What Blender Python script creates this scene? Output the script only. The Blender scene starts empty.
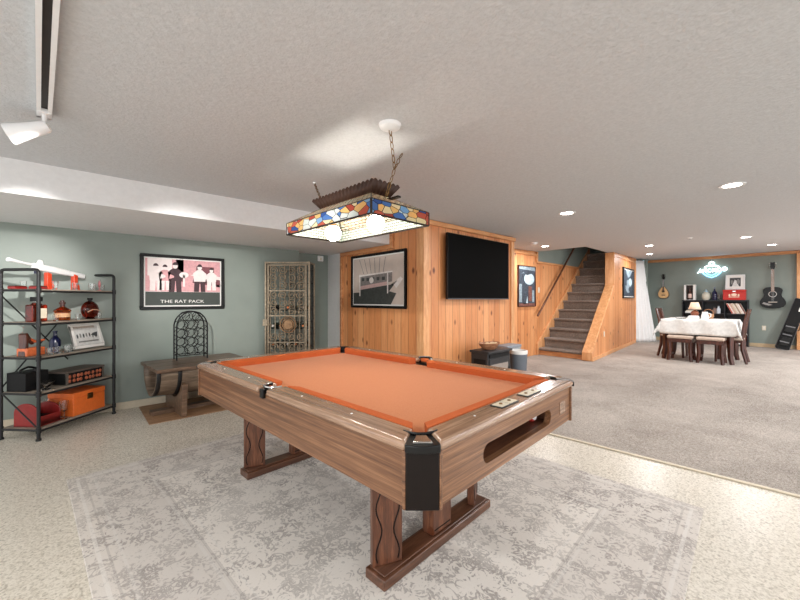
import bpy, bmesh, math, random
from mathutils import Vector, Matrix
random.seed(7)
SC = bpy.context.scene
COL = SC.collection
S48, C48 = math.sin(math.radians(48)), math.cos(math.radians(48))
CAM_H = 1.2
def R(a): return math.radians(a)
def cam2room(x, d): return (x*S48 + d*C48, -x*C48 + d*S48)
def on_z(px, py, z):                 # survey helper: sight line -> point at height z
    d = 360*(CAM_H-z)/(py-299.5); x = (px-400)/360*d
    X, Y = cam2room(x, d); return (X, Y, z)
def on_Y(px, py, Y):
    k = (px-400)/360; d = Y/(S48-C48*k)
    X, _ = cam2room(k*d, d); return (X, CAM_H+(299.5-py)*d/360)
def on_X(px, py, X):
    k = (px-400)/360; d = X/(C48+S48*k)
    _, Y = cam2room(k*d, d); return (Y, CAM_H+(299.5-py)*d/360)
def zc(X): return 2.16 + max(0.0, X-4.5)*0.0256      # ceiling height

# ---------------------------------------------------------------- mesh tools
class MB:
    def __init__(s): s.bm = bmesh.new(); s.mi = 0
    def face(s, vs):
        try:
            f = s.bm.faces.new(vs); f.material_index = s.mi; return f
        except ValueError: return None
    def box(s, x0, y0, z0, x1, y1, z1, M=None):
        if x0 > x1: x0, x1 = x1, x0
        if y0 > y1: y0, y1 = y1, y0
        if z0 > z1: z0, z1 = z1, z0
        c = [(x0,y0,z0),(x1,y0,z0),(x1,y1,z0),(x0,y1,z0),(x0,y0,z1),(x1,y0,z1),(x1,y1,z1),(x0,y1,z1)]
        v = [s.bm.verts.new((M @ Vector(p)) if M else p) for p in c]
        for q in ((0,3,2,1),(4,5,6,7),(0,1,5,4),(1,2,6,5),(2,3,7,6),(3,0,4,7)): s.face([v[i] for i in q])
        return s
    def obox(s, c, size, rz=0, ry=0, rx=0):
        M = Matrix.Translation(c) @ Matrix.Rotation(rz,4,'Z') @ Matrix.Rotation(ry,4,'Y') @ Matrix.Rotation(rx,4,'X')
        a, b, h = size[0]/2, size[1]/2, size[2]/2
        return s.box(-a,-b,-h,a,b,h,M)
    def tube(s, pts, r, n=8, closed=False, caps=True):
        pts = [Vector(p) for p in pts]; N = len(pts); rings = []
        rr = r if isinstance(r,(list,tuple)) else [r]*N
        up = None
        for i, p in enumerate(pts):
            if closed: t = pts[(i+1)%N]-pts[i-1]
            else: t = pts[min(i+1,N-1)]-pts[max(i-1,0)]
            t.normalize()
            if up is None:
                up = Vector((0,0,1)) if abs(t.z) < .9 else Vector((1,0,0))
            a = t.cross(up)
            if a.length < 1e-6: a = t.cross(Vector((0,1,0.3)))
            a.normalize(); b = a.cross(t); b.normalize(); up = b
            rings.append([s.bm.verts.new(p + (a*math.cos(2*math.pi*j/n) + b*math.sin(2*math.pi*j/n))*rr[i]) for j in range(n)])
        M = N if closed else N-1
        for i in range(M):
            A, B = rings[i], rings[(i+1)%N]
            for j in range(n): s.face([A[j],A[(j+1)%n],B[(j+1)%n],B[j]])
        if caps and not closed:
            s.face(rings[0][::-1]); s.face(rings[-1])
        return s
    def cyl(s, p0, p1, r0, r1=None, n=16): return s.tube([p0,p1], [r0, r0 if r1 is None else r1], n)
    def lathe(s, prof, c=(0,0,0), n=24, M=None, caps=True):
        rings = []
        for r, z in prof:
            ring = []
            for j in range(n):
                a = 2*math.pi*j/n
                p = Vector((c[0]+r*math.cos(a), c[1]+r*math.sin(a), c[2]+z))
                ring.append(s.bm.verts.new(M @ p if M else p))
            rings.append(ring)
        for A, B in zip(rings, rings[1:]):
            for j in range(n): s.face([A[j],A[(j+1)%n],B[(j+1)%n],B[j]])
        if caps and prof[0][0] > 1e-5: s.face(rings[0][::-1])
        if caps and prof[-1][0] > 1e-5: s.face(rings[-1])
        return s
    def prism(s, poly, axis, a, b, M=None):
        # poly 2-D; axis = extrusion axis
        def P(p, h):
            q = {'z':(p[0],p[1],h),'y':(p[0],h,p[1]),'x':(h,p[0],p[1])}[axis]
            return (M @ Vector(q)) if M else q
        A = [s.bm.verts.new(P(p,a)) for p in poly]; B = [s.bm.verts.new(P(p,b)) for p in poly]
        n = len(poly)
        s.face(A[::-1]); s.face(B)
        for i in range(n): s.face([A[i],A[(i+1)%n],B[(i+1)%n],B[i]])
        return s
    def ball(s, c, r, n=20, sc=(1,1,1)):
        m = n//2
        prof = [(max(r*math.sin(math.pi*i/m),1e-6), -r*math.cos(math.pi*i/m)) for i in range(m+1)]
        M = Matrix.Translation(c) @ Matrix.Diagonal((sc[0],sc[1],sc[2],1))
        return s.lathe(prof, (0,0,0), n, M)
    def sheet(s, fn, nu, nv):
        g = [[s.bm.verts.new(fn(i/nu, j/nv)) for j in range(nv+1)] for i in range(nu+1)]
        for i in range(nu):
            for j in range(nv): s.face([g[i][j],g[i+1][j],g[i+1][j+1],g[i][j+1]])
        return s
    def build(s, name, mats, parent=None, bevel=0, seg=2, smooth=38, loc=None, rz=0, solid=0, kind=None, label=None):
        bm = s.bm
        bmesh.ops.remove_doubles(bm, verts=bm.verts, dist=1e-6)
        bmesh.ops.recalc_face_normals(bm, faces=bm.faces)
        lim = R(smooth)
        for f in bm.faces: f.smooth = True
        for e in bm.edges:
            if len(e.link_faces) == 2 and e.calc_face_angle(0) > lim: e.smooth = False
        me = bpy.data.meshes.new(name); bm.to_mesh(me); bm.free()
        for m in (mats if isinstance(mats,(list,tuple)) else [mats]): me.materials.append(m)
        o = bpy.data.objects.new(name, me); COL.objects.link(o)
        if parent is not None: o.parent = parent
        if loc is not None: o.location = loc
        if rz: o.rotation_euler = (0,0,rz)
        if solid:
            m = o.modifiers.new('thick','SOLIDIFY'); m.thickness = solid; m.offset = 0
        if bevel:
            m = o.modifiers.new('bevel','BEVEL'); m.width = bevel; m.segments = seg; m.limit_method = 'ANGLE'; m.angle_limit = R(40)
        if kind: o['kind'] = kind
        if label: o['label'] = label
        return o
def thing(name, label, cat, loc=(0,0,0), rz=0, group=None):
    o = bpy.data.objects.new(name, None); COL.objects.link(o)
    o.empty_display_size = .1
    o.location = loc; o.rotation_euler = (0,0,rz); tag(o, label, cat, group); return o
def tag(o, label, cat, group=None):
    o['label'] = label; o['category'] = cat
    if group: o['group'] = group
    return o
def struct(name, mb, mats, **k): return mb.build(name, mats, kind='structure', **k)
def dup(root, loc, rz, label=None):
    r = root.copy(); COL.objects.link(r); r.location = loc; r.rotation_euler = (0,0,rz)
    if label: r['label'] = label
    for ch in list(root.children):
        c = ch.copy(); COL.objects.link(c); c.parent = r
        for g in list(ch.children):
            e = g.copy(); COL.objects.link(e); e.parent = c
    return r
def arc(cx, cy, r, a0, a1, n, ry=None):
    ry = r if ry is None else ry
    return [(cx+r*math.cos(R(a0+(a1-a0)*i/n)), cy+ry*math.sin(R(a0+(a1-a0)*i/n))) for i in range(n+1)]
def text_mesh(txt, size, mat, name, parent, M, depth=.0006):
    cu = bpy.data.curves.new('t','FONT'); cu.body = txt; cu.size = size; cu.align_x = 'CENTER'; cu.align_y = 'CENTER'; cu.extrude = depth
    to = bpy.data.objects.new('t', cu); COL.objects.link(to)
    bpy.context.view_layer.update()
    me = bpy.data.meshes.new_from_object(to.evaluated_get(bpy.context.evaluated_depsgraph_get()))
    bpy.data.objects.remove(to); bpy.data.curves.remove(cu)
    me.transform(M); me.name = name; me.materials.clear(); me.materials.append(mat)
    o = bpy.data.objects.new(name, me); COL.objects.link(o); o.parent = parent
    return o

# ---------------------------------------------------------------- materials
def lin(c):
    return tuple(((v/255)/12.92 if v/255 <= .04045 else ((v/255+.055)/1.055)**2.4) for v in c)+(1,)
class NT:
    def __init__(s, name):
        s.m = bpy.data.materials.new(name); s.m.use_nodes = True
        s.t = s.m.node_tree; s.b = s.t.nodes['Principled BSDF']; s.out = s.t.nodes['Material Output']
    def n(s, typ, **k):
        nd = s.t.nodes.new(typ)
        for a, v in k.items():
            if a.startswith('i_'):
                key = a[2:]
                key = int(key) if key.isdigit() else key.replace('_',' ')
                if hasattr(v,'links'): s.t.links.new(v, nd.inputs[key])
                else: nd.inputs[key].default_value = v
            else: setattr(nd, a, v)
        return nd
    def L(s, a, b): s.t.links.new(a, b)
    def math(s, op, a, b=None, clamp=False):
        nd = s.t.nodes.new('ShaderNodeMath'); nd.operation = op; nd.use_clamp = clamp
        for i, v in enumerate((a, b)):
            if v is None: continue
            if hasattr(v,'links'): s.L(v, nd.inputs[i])
            else: nd.inputs[i].default_value = v
        return nd.outputs[0]
    def mix(s, f, a, b, bt='MIX'):
        nd = s.t.nodes.new('ShaderNodeMix'); nd.data_type = 'RGBA'; nd.blend_type = bt
        for i, v in ((0,f),(6,a),(7,b)):
            if hasattr(v,'links'): s.L(v, nd.inputs[i])
            else: nd.inputs[i].default_value = v
        return nd.outputs[2]
    def ramp(s, f, stops, interp='LINEAR'):
        nd = s.t.nodes.new('ShaderNodeValToRGB'); nd.color_ramp.interpolation = interp
        e = nd.color_ramp.elements
        while len(e) < len(stops): e.new(.5)
        for x, (p, c) in zip(e, stops):
            x.position = p; x.color = c if len(c) == 4 else lin(c)
        s.L(f, nd.inputs[0]); return nd.outputs[0]
    def coords(s, scale=(1,1,1), kind='Object'):
        tc = s.t.nodes.new('ShaderNodeTexCoord'); mp = s.t.nodes.new('ShaderNodeMapping')
        mp.inputs['Scale'].default_value = scale; s.L(tc.outputs[kind], mp.inputs[0]); return mp.outputs[0]
    def noise(s, vec, scale, detail=4, rough=.55, dist=0):
        nd = s.t.nodes.new('ShaderNodeTexNoise'); s.L(vec, nd.inputs['Vector'])
        nd.inputs['Scale'].default_value = scale; nd.inputs['Detail'].default_value = detail
        nd.inputs['Roughness'].default_value = rough; nd.inputs['Distortion'].default_value = dist; return nd.outputs[0]
    def voro(s, vec, scale, feature='F1', out='Distance', rnd=1):
        nd = s.t.nodes.new('ShaderNodeTexVoronoi'); nd.feature = feature; s.L(vec, nd.inputs['Vector'])
        nd.inputs['Scale'].default_value = scale; nd.inputs['Randomness'].default_value = rnd; return nd.outputs[out]
    def bump(s, h, strength=.3, dist=.01):
        nd = s.t.nodes.new('ShaderNodeBump'); nd.inputs['Strength'].default_value = strength
        nd.inputs['Distance'].default_value = dist; s.L(h, nd.inputs['Height']); s.L(nd.outputs[0], s.b.inputs['Normal'])
    def set(s, **k):
        for a, v in k.items():
            i = s.b.inputs[a.replace('_',' ')]
            if hasattr(v,'links'): s.L(v, i)
            else: i.default_value = v
        return s
def flat(name, c, rough=.5, metal=0, var=.12, vs=30, bump=0, bs=200, spec=.5, coat=0):
    t = NT(name); v = t.coords()
    n = t.noise(v, vs, 3)
    a = lin(c); d = tuple(x*(1-var) for x in a[:3])+(1,); l = tuple(min(1,x*(1+var)) for x in a[:3])+(1,)
    t.set(Base_Color=t.ramp(n, [(.3,d),(.7,l)]), Roughness=rough, Metallic=metal)
    t.b.inputs['Specular IOR Level'].default_value = spec
    if coat: t.b.inputs['Coat Weight'].default_value = coat
    if bump: t.bump(t.noise(v, bs, 2), bump, .004)
    return t.m
def emis(name, c, strength):
    t = NT(name); t.set(Base_Color=lin(c), Emission_Color=lin(c), Emission_Strength=strength, Roughness=.4); return t.m
def glass(name, c=(255,255,255), rough=.02, alpha=1):
    t = NT(name); t.set(Base_Color=lin(c), Roughness=rough, IOR=1.45); t.b.inputs['Transmission Weight'].default_value = alpha; return t.m
def wood(name, dark, mid, light, grain=(1.2,14,14), rough=.4, rings=3, coat=0, knots=False):
    t = NT(name); v = t.coords(grain)
    n1 = t.noise(v, 2.2, 6, .6, .6); n2 = t.noise(v, rings*4, 3, .6, .3)
    f = t.math('ADD', t.math('MULTIPLY', n1, .7), t.math('MULTIPLY', n2, .3))
    col = t.ramp(f, [(.32,dark),(.5,mid),(.66,light)])
    if knots:
        k = t.voro(t.coords((6,6,3)), 1.0)
        col = t.mix(t.math('LESS_THAN', k, .13), col, lin((90,45,22)))
    t.set(Base_Color=col, Roughness=rough); t.b.inputs['Coat Weight'].default_value = coat
    t.b.inputs['Coat Roughness'].default_value = .15
    t.bump(n2, .12, .003); return t.m

M = {}
def pine():
    t = NT('knotty_pine'); tc = t.n('ShaderNodeTexCoord'); sp = t.n('ShaderNodeSeparateXYZ'); t.L(tc.outputs['Object'], sp.inputs[0])
    s = t.math('DIVIDE', t.math('ADD', sp.outputs[0], sp.outputs[1]), .135)
    pid = t.math('FLOOR', s); fr = t.math('FRACT', s)
    wn = t.n('ShaderNodeTexWhiteNoise', noise_dimensions='1D'); t.L(pid, wn.inputs['W'])
    cmb = t.n('ShaderNodeCombineXYZ'); t.L(t.math('MULTIPLY', s, 1.6), cmb.inputs[0]); t.L(t.math('MULTIPLY', pid, 3.7), cmb.inputs[1])
    t.L(t.math('MULTIPLY', sp.outputs[2], .8), cmb.inputs[2])
    g = t.noise(cmb.outputs[0], 2.4, 5, .6, 1.2)
    base = t.ramp(wn.outputs['Value'], [(0,(204,138,88)),(.35,(220,158,108)),(.7,(232,176,128)),(1,(210,146,96))])
    gr = t.ramp(g, [(.3,(196,136,92)),(.48,(246,220,190)),(.7,(255,240,216))])
    col = t.mix(.55, base, gr, 'MULTIPLY')
    ck = t.n('ShaderNodeCombineXYZ'); t.L(t.math('MULTIPLY', s, .8), ck.inputs[0]); t.L(t.math('MULTIPLY', sp.outputs[2], 3.6), ck.inputs[1]); t.L(pid, ck.inputs[2])
    k = t.voro(ck.outputs[0], 1.05)
    kf = t.math('SUBTRACT', 1, t.math('MULTIPLY', k, 5.2), True)
    col = t.mix(t.math('MULTIPLY', kf, 1.6, True), col, lin((112,55,28)))
    gv = t.math('MINIMUM', fr, t.math('SUBTRACT', 1, fr))
    groove = t.math('LESS_THAN', gv, .035)
    col = t.mix(t.math('MULTIPLY', groove, .55), col, lin((120,62,30)))
    t.set(Base_Color=col, Roughness=.42)
    t.bump(t.math('MINIMUM', gv, .08), .6, .03); return t.m
M['pine'] = pine()
M['pine_trim'] = wood('pine_trim', (196,132,84), (220,160,108), (236,186,138), (9,9,1.2), .4)
M['pine_beam'] = wood('pine_beam', (186,122,76), (212,150,98), (228,176,126), (1.5,12,12), .4)
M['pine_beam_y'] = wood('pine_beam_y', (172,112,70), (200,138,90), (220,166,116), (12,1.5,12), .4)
def ceiling_mat():
    t = NT('textured_ceiling'); v = t.coords()
    h = t.math('ADD', t.noise(v, 55, 4, .6, .4), t.math('MULTIPLY', t.noise(v, 9, 2), .5))
    t.set(Base_Color=t.ramp(t.noise(v,60,3,.6,.4), [(.3,(190,192,194)),(.7,(202,204,206))]), Roughness=.9)
    t.bump(h, .45, .012); return t.m
M['ceiling'] = ceiling_mat()
M['white_paint'] = flat('white_paint', (222,222,222), .7, var=.03, bump=.1)
def green():
    t = NT('green_paint'); v = t.coords()
    t.set(Base_Color=t.ramp(t.noise(v,3,3), [(.3,(131,141,134)),(.7,(138,148,141))]), Roughness=.45)
    t.bump(t.noise(v,160,2), .12, .003); return t.m
M['green'] = green()
M['cream_base'] = flat('cream_baseboard', (206,194,172), .5, var=.06)
M['tan_base'] = flat('tan_baseboard', (196,172,138), .5, var=.06)
def vinyl():
    t = NT('speckled_vinyl'); v = t.coords()
    a = t.voro(v, 95, out='Color'); sp = t.n('ShaderNodeSeparateColor'); t.L(a, sp.inputs[0])
    n = t.noise(v, 38, 4, .6, .8); n2 = t.noise(v, 90, 3, .6, .5)
    f = t.math('ADD', t.math('MULTIPLY', sp.outputs[0], .25), t.math('ADD', t.math('MULTIPLY', n, .45), t.math('MULTIPLY', n2, .4)))
    col = t.ramp(f, [(.36,(174,166,152)),(.5,(203,195,181)),(.64,(218,211,198))])
    t.set(Base_Color=col, Roughness=t.ramp(n2, [(.3,(130,130,130)),(.7,(158,158,158))]))
    t.b.inputs['Specular IOR Level'].default_value = .35
    t.bump(f, .25, .004); return t.m
M['vinyl'] = vinyl()
def carpet(name, lo, mid, hi, sc=70, st=.9):
    t = NT(name); v = t.coords()
    n = t.noise(v, sc, 5, .7, .6); b = t.noise(v, 1.8, 4, .6, .5)
    f = t.math('ADD', t.math('MULTIPLY', n, .72), t.math('MULTIPLY', b, .28))
    t.set(Base_Color=t.ramp(f, [(.36,lo),(.5,mid),(.64,hi)]), Roughness=1.0)
    t.b.inputs['Specular IOR Level'].default_value = .1
    t.b.inputs['Sheen Weight'].default_value = .2
    t.bump(n, st, .02); return t.m
M['carpet'] = carpet('grey_beige_carpet', (122,112,102), (166,156,146), (198,188,178))
M['stair_carpet'] = carpet('stair_carpet', (96,84,76), (134,121,111), (166,152,141), 55)
def rug_mat(L, W):
    # local x along length, y along width, centred
    t = NT('distressed_rug'); tc = t.n('ShaderNodeTexCoord'); sp = t.n('ShaderNodeSeparateXYZ'); t.L(tc.outputs['Object'], sp.inputs[0])
    v = t.coords()
    ex = t.math('SUBTRACT', L/2, t.math('ABSOLUTE', sp.outputs[0])); ey = t.math('SUBTRACT', W/2, t.math('ABSOLUTE', sp.outputs[1]))
    e = t.math('MINIMUM', ex, ey)
    # ornament
    fold = t.n('ShaderNodeCombineXYZ'); t.L(t.math('ABSOLUTE', sp.outputs[0]), fold.inputs[0]); t.L(t.math('ABSOLUTE', sp.outputs[1]), fold.inputs[1])
    o1 = t.noise(fold.outputs[0], 21, 3, .55, 2.6)
    o2 = t.voro(fold.outputs[0], 11, 'SMOOTH_F1')
    o3 = t.noise(fold.outputs[0], 30, 2, .5, 1.2)
    orn = t.math('ADD', t.math('MULTIPLY', o1, .8), t.math('ADD', t.math('MULTIPLY', o2, .35), t.math('MULTIPLY', o3, .3)))
    lines = t.ramp(orn, [(.70,(0,0,0)),(.76,(255,255,255)),(.84,(255,255,255)),(.90,(40,40,40))])
    wear = t.noise(v, 2.6, 5, .62, .4); wear2 = t.noise(v, 34, 4, .7)
    w = t.math('ADD', t.math('MULTIPLY', wear, .75), t.math('MULTIPLY', wear2, .25))
    wf = t.ramp(w, [(.36,(0,0,0)),(.62,(255,255,255))])
    col = t.mix(t.math('MULTIPLY', lines, t.math('ADD', t.math('MULTIPLY', wf, .5), .25)), lin((226,219,210)), lin((130,122,118)))
    # border bands
    def band(p, hw): return t.math('LESS_THAN', t.math('ABSOLUTE', t.math('SUBTRACT', e, p)), hw)
    bd = t.math('MULTIPLY', t.math('LESS_THAN', e, .42), .22)
    col = t.mix(bd, col, lin((150,143,140)))
    for p, hw, c, s_ in ((.05,.008,(222,218,212),.5),(.085,.005,(140,134,131),.3),(.13,.006,(222,218,212),.3),(.40,.007,(222,218,212),.35),(.422,.006,(140,133,130),.3),(.46,.005,(222,218,212),.3)):
        col = t.mix(t.math('MULTIPLY', band(p,hw), s_), col, lin(c))
    # centre medallion, faded grey field
    med = t.math('ADD', t.math('DIVIDE', t.math('ABSOLUTE', sp.outputs[0]), 1.0), t.math('DIVIDE', t.math('ABSOLUTE', sp.outputs[1]), .62))
    med = t.math('ADD', med, t.math('MULTIPLY', o1, .35))
    mf = t.ramp(med, [(.62,(200,200,200)),(.66,(30,30,30)),(.80,(30,30,30)),(.82,(140,140,140)),(.86,(0,0,0))])
    col = t.mix(t.math('MULTIPLY', mf, t.math('MULTIPLY', wf, .55)), col, lin((128,120,118)))
    col = t.mix(t.math('MULTIPLY', t.noise(v, 120, 2), .18), col, lin((170,162,156)))
    t.set(Base_Color=col, Roughness=.95); t.b.inputs['Specular IOR Level'].default_value = .15
    t.bump(t.noise(v, 260, 2), .3, .003); return t.m
M['walnut_x'] = wood('walnut_long', (74,46,30), (118,80,54), (158,116,84), (.7,34,34), .38, coat=.1)
M['walnut_y'] = wood('walnut_end', (80,50,32), (128,88,60), (168,124,90), (34,.7,34), .38, coat=.1)
M['rail_x'] = wood('rail_long', (112,82,62), (156,123,98), (188,156,130), (.9,30,30), .25, coat=.7)
M['rail_y'] = wood('rail_end', (112,82,62), (156,123,98), (188,156,130), (30,.9,30), .25, coat=.7)
M['leg_wood'] = wood('leg_wood', (60,32,20), (98,58,38), (138,88,60), (14,14,1.6), .35, knots=True, coat=.2)
M['foot_wood'] = wood('foot_wood', (58,34,24), (92,58,40), (124,82,60), (14,1.4,14), .33, coat=.3)
M['dark_brown'] = flat('dark_brown_laminate', (20,12,9), .4, var=.15, spec=.2)
M['black'] = flat('black_plastic', (12,12,12), .35, var=.1, spec=.3)
M['matte_black'] = flat('matte_black', (15,15,16), .6, var=.1, spec=.25)
M['tv_black'] = flat('tv_glass', (2,2,2), .6, var=.0, spec=.05)
def felt():
    t = NT('orange_felt'); v = t.coords()
    t.set(Base_Color=t.ramp(t.noise(v, 240, 3), [(.3,(190,114,68)),(.7,(200,128,81))]), Roughness=.95)
    t.b.inputs['Specular IOR Level'].default_value = .1; t.b.inputs['Sheen Weight'].default_value = .15
    t.bump(t.noise(v, 500, 2), .15, .001); return t.m
M['felt'] = felt()
def felt2():
    t = NT('rail_felt'); v = t.coords()
    t.set(Base_Color=t.ramp(t.noise(v, 240, 3), [(.3,(188,92,50)),(.7,(198,106,62))]), Roughness=.9)
    t.b.inputs['Specular IOR Level'].default_value = .1; return t.m
M['rail_felt'] = felt2()
M['chrome'] = flat('chrome', (200,198,195), .18, 1, .04)
M['brass'] = flat('aged_brass', (128,98,60), .4, 1, .15)
M['cream_plastic'] = flat('cream_plastic', (222,212,190), .35, var=.04)
M['iron'] = flat('dark_iron_pipe', (44,44,45), .45, .5, .15)
M['black_iron'] = flat('black_wrought_iron', (18,18,20), .5, .3, .1, spec=.3)
M['bronze_iron'] = flat('bronzed_iron', (146,132,112), .45, .4, .35, 40)
M['grey_shelf'] = wood('greyed_shelf_board', (112,100,88), (150,137,123), (178,166,152), (1.2,16,16), .55)
M['bench_wood'] = wood('bench_oak', (66,48,36), (104,80,62), (136,108,86), (1.4,15,15), .4, coat=.15)
M['barrel_wood'] = wood('barrel_staves', (70,58,46), (112,94,78), (146,126,106), (1.4,13,13), .5)
M['mahogany'] = wood('mahogany', (38,16,10), (66,29,18), (94,46,30), (12,12,1.6), .35, coat=.2)
M['seat_fabric'] = flat('beige_seat_fabric', (196,176,160), .9, var=.08, bump=.3)
M['cloth'] = flat('white_tablecloth', (214,213,209), .85, var=.10, vs=22, bump=.2)
M['navy'] = flat('navy_black_laminate', (20,24,31), .45, var=.12)
M['curtain'] = flat('white_curtain', (238,238,238), .9, var=.03)
M['red'] = flat('red_paint', (190,40,32), .45, var=.1)
M['dark_red'] = flat('dark_red_paint', (140,30,28), .45, var=.12)
M['orange'] = flat('orange_leatherette', (232,112,44), .5, var=.06, bump=.1)
M['orange_red'] = flat('orange_red', (216,70,36), .4, var=.08)
M['white'] = flat('white_gloss', (236,236,236), .4, var=.02)
M['paper'] = flat('white_card', (238,236,232), .8, var=.02)
M['stove_grey'] = flat('charcoal_enamel', (44,44,46), .5, .2, .1)
M['bin_grey'] = flat('grey_plastic', (96,102,110), .5, var=.05)
M['lead'] = flat('dark_lead_came', (42,34,28), .5, .5, .1)
M['crown_brown'] = flat('bronze_crown', (66,44,34), .5, .3, .15)
M['clear_glass'] = glass('clear_glass')
M['amber'] = glass('amber_spirit', (196,86,30), .05)
M['red_amber'] = glass('dark_amber_spirit', (150,42,22), .05)
M['blue_glass'] = flat('cobalt_glass', (16,22,58), .15, var=.1)
M['globe'] = emis('frosted_globe', (255,246,232), 75)
M['lens'] = emis('downlight_lens', (255,250,242), 14)
M['neon'] = emis('neon_white', (225,250,255), 3.2)
M['neon_blue'] = emis('neon_blue', (130,210,255), 2.6)
def stained(name, scale, lead, tint, cream):
    t = NT(name); v = t.coords(scale)
    c = t.voro(v, 1.0, out='Color'); sp = t.n('ShaderNodeSeparateColor'); t.L(c, sp.inputs[0])
    col = t.ramp(sp.outputs[0], tint, 'CONSTANT')
    ed = t.voro(v, 1.0, 'DISTANCE_TO_EDGE')
    ld = t.math('LESS_THAN', ed, lead)
    col = t.mix(ld, col, lin((30,24,20)))
    t.b.inputs['Base Color'].default_value = lin((200,200,200)); t.L(col, t.b.inputs['Base Color'])
    t.set(Roughness=.2)
    tr = t.n('ShaderNodeBsdfTranslucent'); t.L(col, tr.inputs['Color'])
    ms = t.n('ShaderNodeMixShader'); ms.inputs[0].default_value = .6
    t.L(t.b.outputs[0], ms.inputs[1]); t.L(tr.outputs[0], ms.inputs[2]); t.L(ms.outputs[0], t.out.inputs[0])
    return t.m
M['stained'] = stained('stained_glass_band', (15,15,27), .028, [(0,(214,112,90)),(.13,(96,140,205)),(.27,(246,232,196)),(.45,(150,190,226)),(.57,(240,204,140)),(.69,(228,232,230)),(.86,(196,92,76)),(.93,(70,105,180))], 0)
def brick_glass():
    t = NT('leaded_cream_glass'); v = t.coords((1,1,1)); br = t.n('ShaderNodeTexBrick'); t.L(v, br.inputs['Vector'])
    br.inputs['Color1'].default_value = lin((214,176,146)); br.inputs['Color2'].default_value = lin((188,196,180)); br.inputs['Mortar'].default_value = lin((30,24,20))
    br.inputs['Scale'].default_value = 12; br.inputs['Mortar Size'].default_value = .03
    col = br.outputs[0]; t.L(col, t.b.inputs['Base Color']); t.set(Roughness=.25)
    tr = t.n('ShaderNodeBsdfTranslucent'); t.L(col, tr.inputs['Color'])
    ms = t.n('ShaderNodeMixShader'); ms.inputs[0].default_value = .35
    t.L(t.b.outputs[0], ms.inputs[1]); t.L(tr.outputs[0], ms.inputs[2]); t.L(ms.outputs[0], t.out.inputs[0]); return t.m
M['brick_glass'] = brick_glass()

def washed_liner():
    t = NT('washed_out_glass'); tc = t.n('ShaderNodeTexCoord'); sp = t.n('ShaderNodeSeparateXYZ'); t.L(tc.outputs['Object'], sp.inputs[0])
    cb = t.n('ShaderNodeCombineXYZ'); t.L(t.math('ADD', sp.outputs[0], sp.outputs[1]), cb.inputs[0]); t.L(sp.outputs[2], cb.inputs[1])
    br = t.n('ShaderNodeTexBrick'); t.L(cb.outputs[0], br.inputs['Vector'])
    br.inputs['Color1'].default_value = lin((222,226,214)); br.inputs['Color2'].default_value = lin((206,222,214)); br.inputs['Mortar'].default_value = lin((40,34,30))
    br.inputs['Scale'].default_value = 14; br.inputs['Mortar Size'].default_value = .03; br.inputs['Brick Width'].default_value = .55
    col = br.outputs[0]; t.L(col, t.b.inputs['Base Color']); t.set(Roughness=.3)
    tr = t.n('ShaderNodeBsdfTranslucent'); t.L(col, tr.inputs['Color'])
    ms = t.n('ShaderNodeMixShader'); ms.inputs[0].default_value = .6
    t.L(t.b.outputs[0], ms.inputs[1]); t.L(tr.outputs[0], ms.inputs[2]); t.L(ms.outputs[0], t.out.inputs[0]); return t.m
M['liner'] = washed_liner()
# ================================================================ SETTING
def edgeX(Y): return 3.147 + (1.40-Y)*.088          # vinyl / carpet seam
def y_o(X): return 2.67 + .0902*(X-7.36)            # outer face of stair wall
def y_i(X): return y_o(X) + .16
struct('floor', MB().box(-2.4,-3,-.12,13.3,5.5,0), M['vinyl'])
m = MB(); m.prism([(edgeX(-3),-3),(13.0,-3),(13.0,3.8),(5.07,3.8),(5.07,3.02),(edgeX(3.02),3.02)], 'z', .0005, .010)
struct('carpet_floor', m, M['carpet'])
m = MB(); m.prism([(edgeX(-3)-.022,-3),(edgeX(-3)+.006,-3),(edgeX(3)+.006,2.99),(edgeX(3)-.022,2.99)], 'z', .0005, .012)
struct('trim_1', m, M['cream_base'], bevel=.004)
# ceiling with stairwell opening (skewed edge follows the stair wall)
m = MB(); bm = m.bm
Xs = [-2.4, 4.5, 7.42, 13.2]
def V(x,y,z): return bm.verts.new((x,y,z))
for a, b in zip(Xs, Xs[1:]):
    ea = 5.5 if b <= 4.6 else (3.85 if b <= 7.5 else y_i(max(a,7.42))-.03)
    eb = 5.5 if b <= 4.6 else (3.85 if b <= 7.5 else y_i(b)-.03)
    lo = [V(a,-3,zc(a)), V(b,-3,zc(b)), V(b,eb,zc(b)), V(a,ea,zc(a))]
    hi = [bm.verts.new(v.co+Vector((0,0,.05))) for v in lo]
    m.face(lo[::-1]); m.face(hi)
    for i in range(4): m.face([lo[i],lo[(i+1)%4],hi[(i+1)%4],hi[i]])
struct('ceiling', m, M['ceiling'], smooth=1)
struct('soffit', MB().box(-2.4,3.59,1.923,3.08,5.25,2.165), M['white_paint'])
struct('wall_left', MB().box(-2.4,4.97,0,2.46,5.09,1.93), M['green'])
m = MB(); m.box(2.34,5.09,0,2.46,5.31,1.93); m.box(2.46,5.19,0,3.08,5.31,1.93)
struct('wall_recess', m, M['green'])
struct('wall_white_pier', MB().box(3.08,4.775,0,3.2,5.31,2.2), M['white_paint'])
struct('baseboard_left', MB().box(-2.4,4.955,0,2.46,4.97,.075), M['cream_base'])
m = MB(); m.box(3.08,3.0,0,3.2,4.775,2.16)
m.box(3.2,3.0,0,5.07,3.12,2.175); m.box(4.95,3.12,0,5.07,3.8,2.18)
struct('wall_pine_chimney', m, M['pine'])
m = MB()
m.box(3.045,3.60,1.865,3.08,4.78,1.921)           # along underside of soffit
m.box(3.045,3.535,1.865,3.08,3.598,2.10)
m.box(3.045,2.965,2.10,3.08,3.598,2.158)
m.box(3.05,4.74,0,3.08,4.79,1.865)
struct('trim_2', m, M['pine_beam_y'], bevel=.006)
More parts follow.
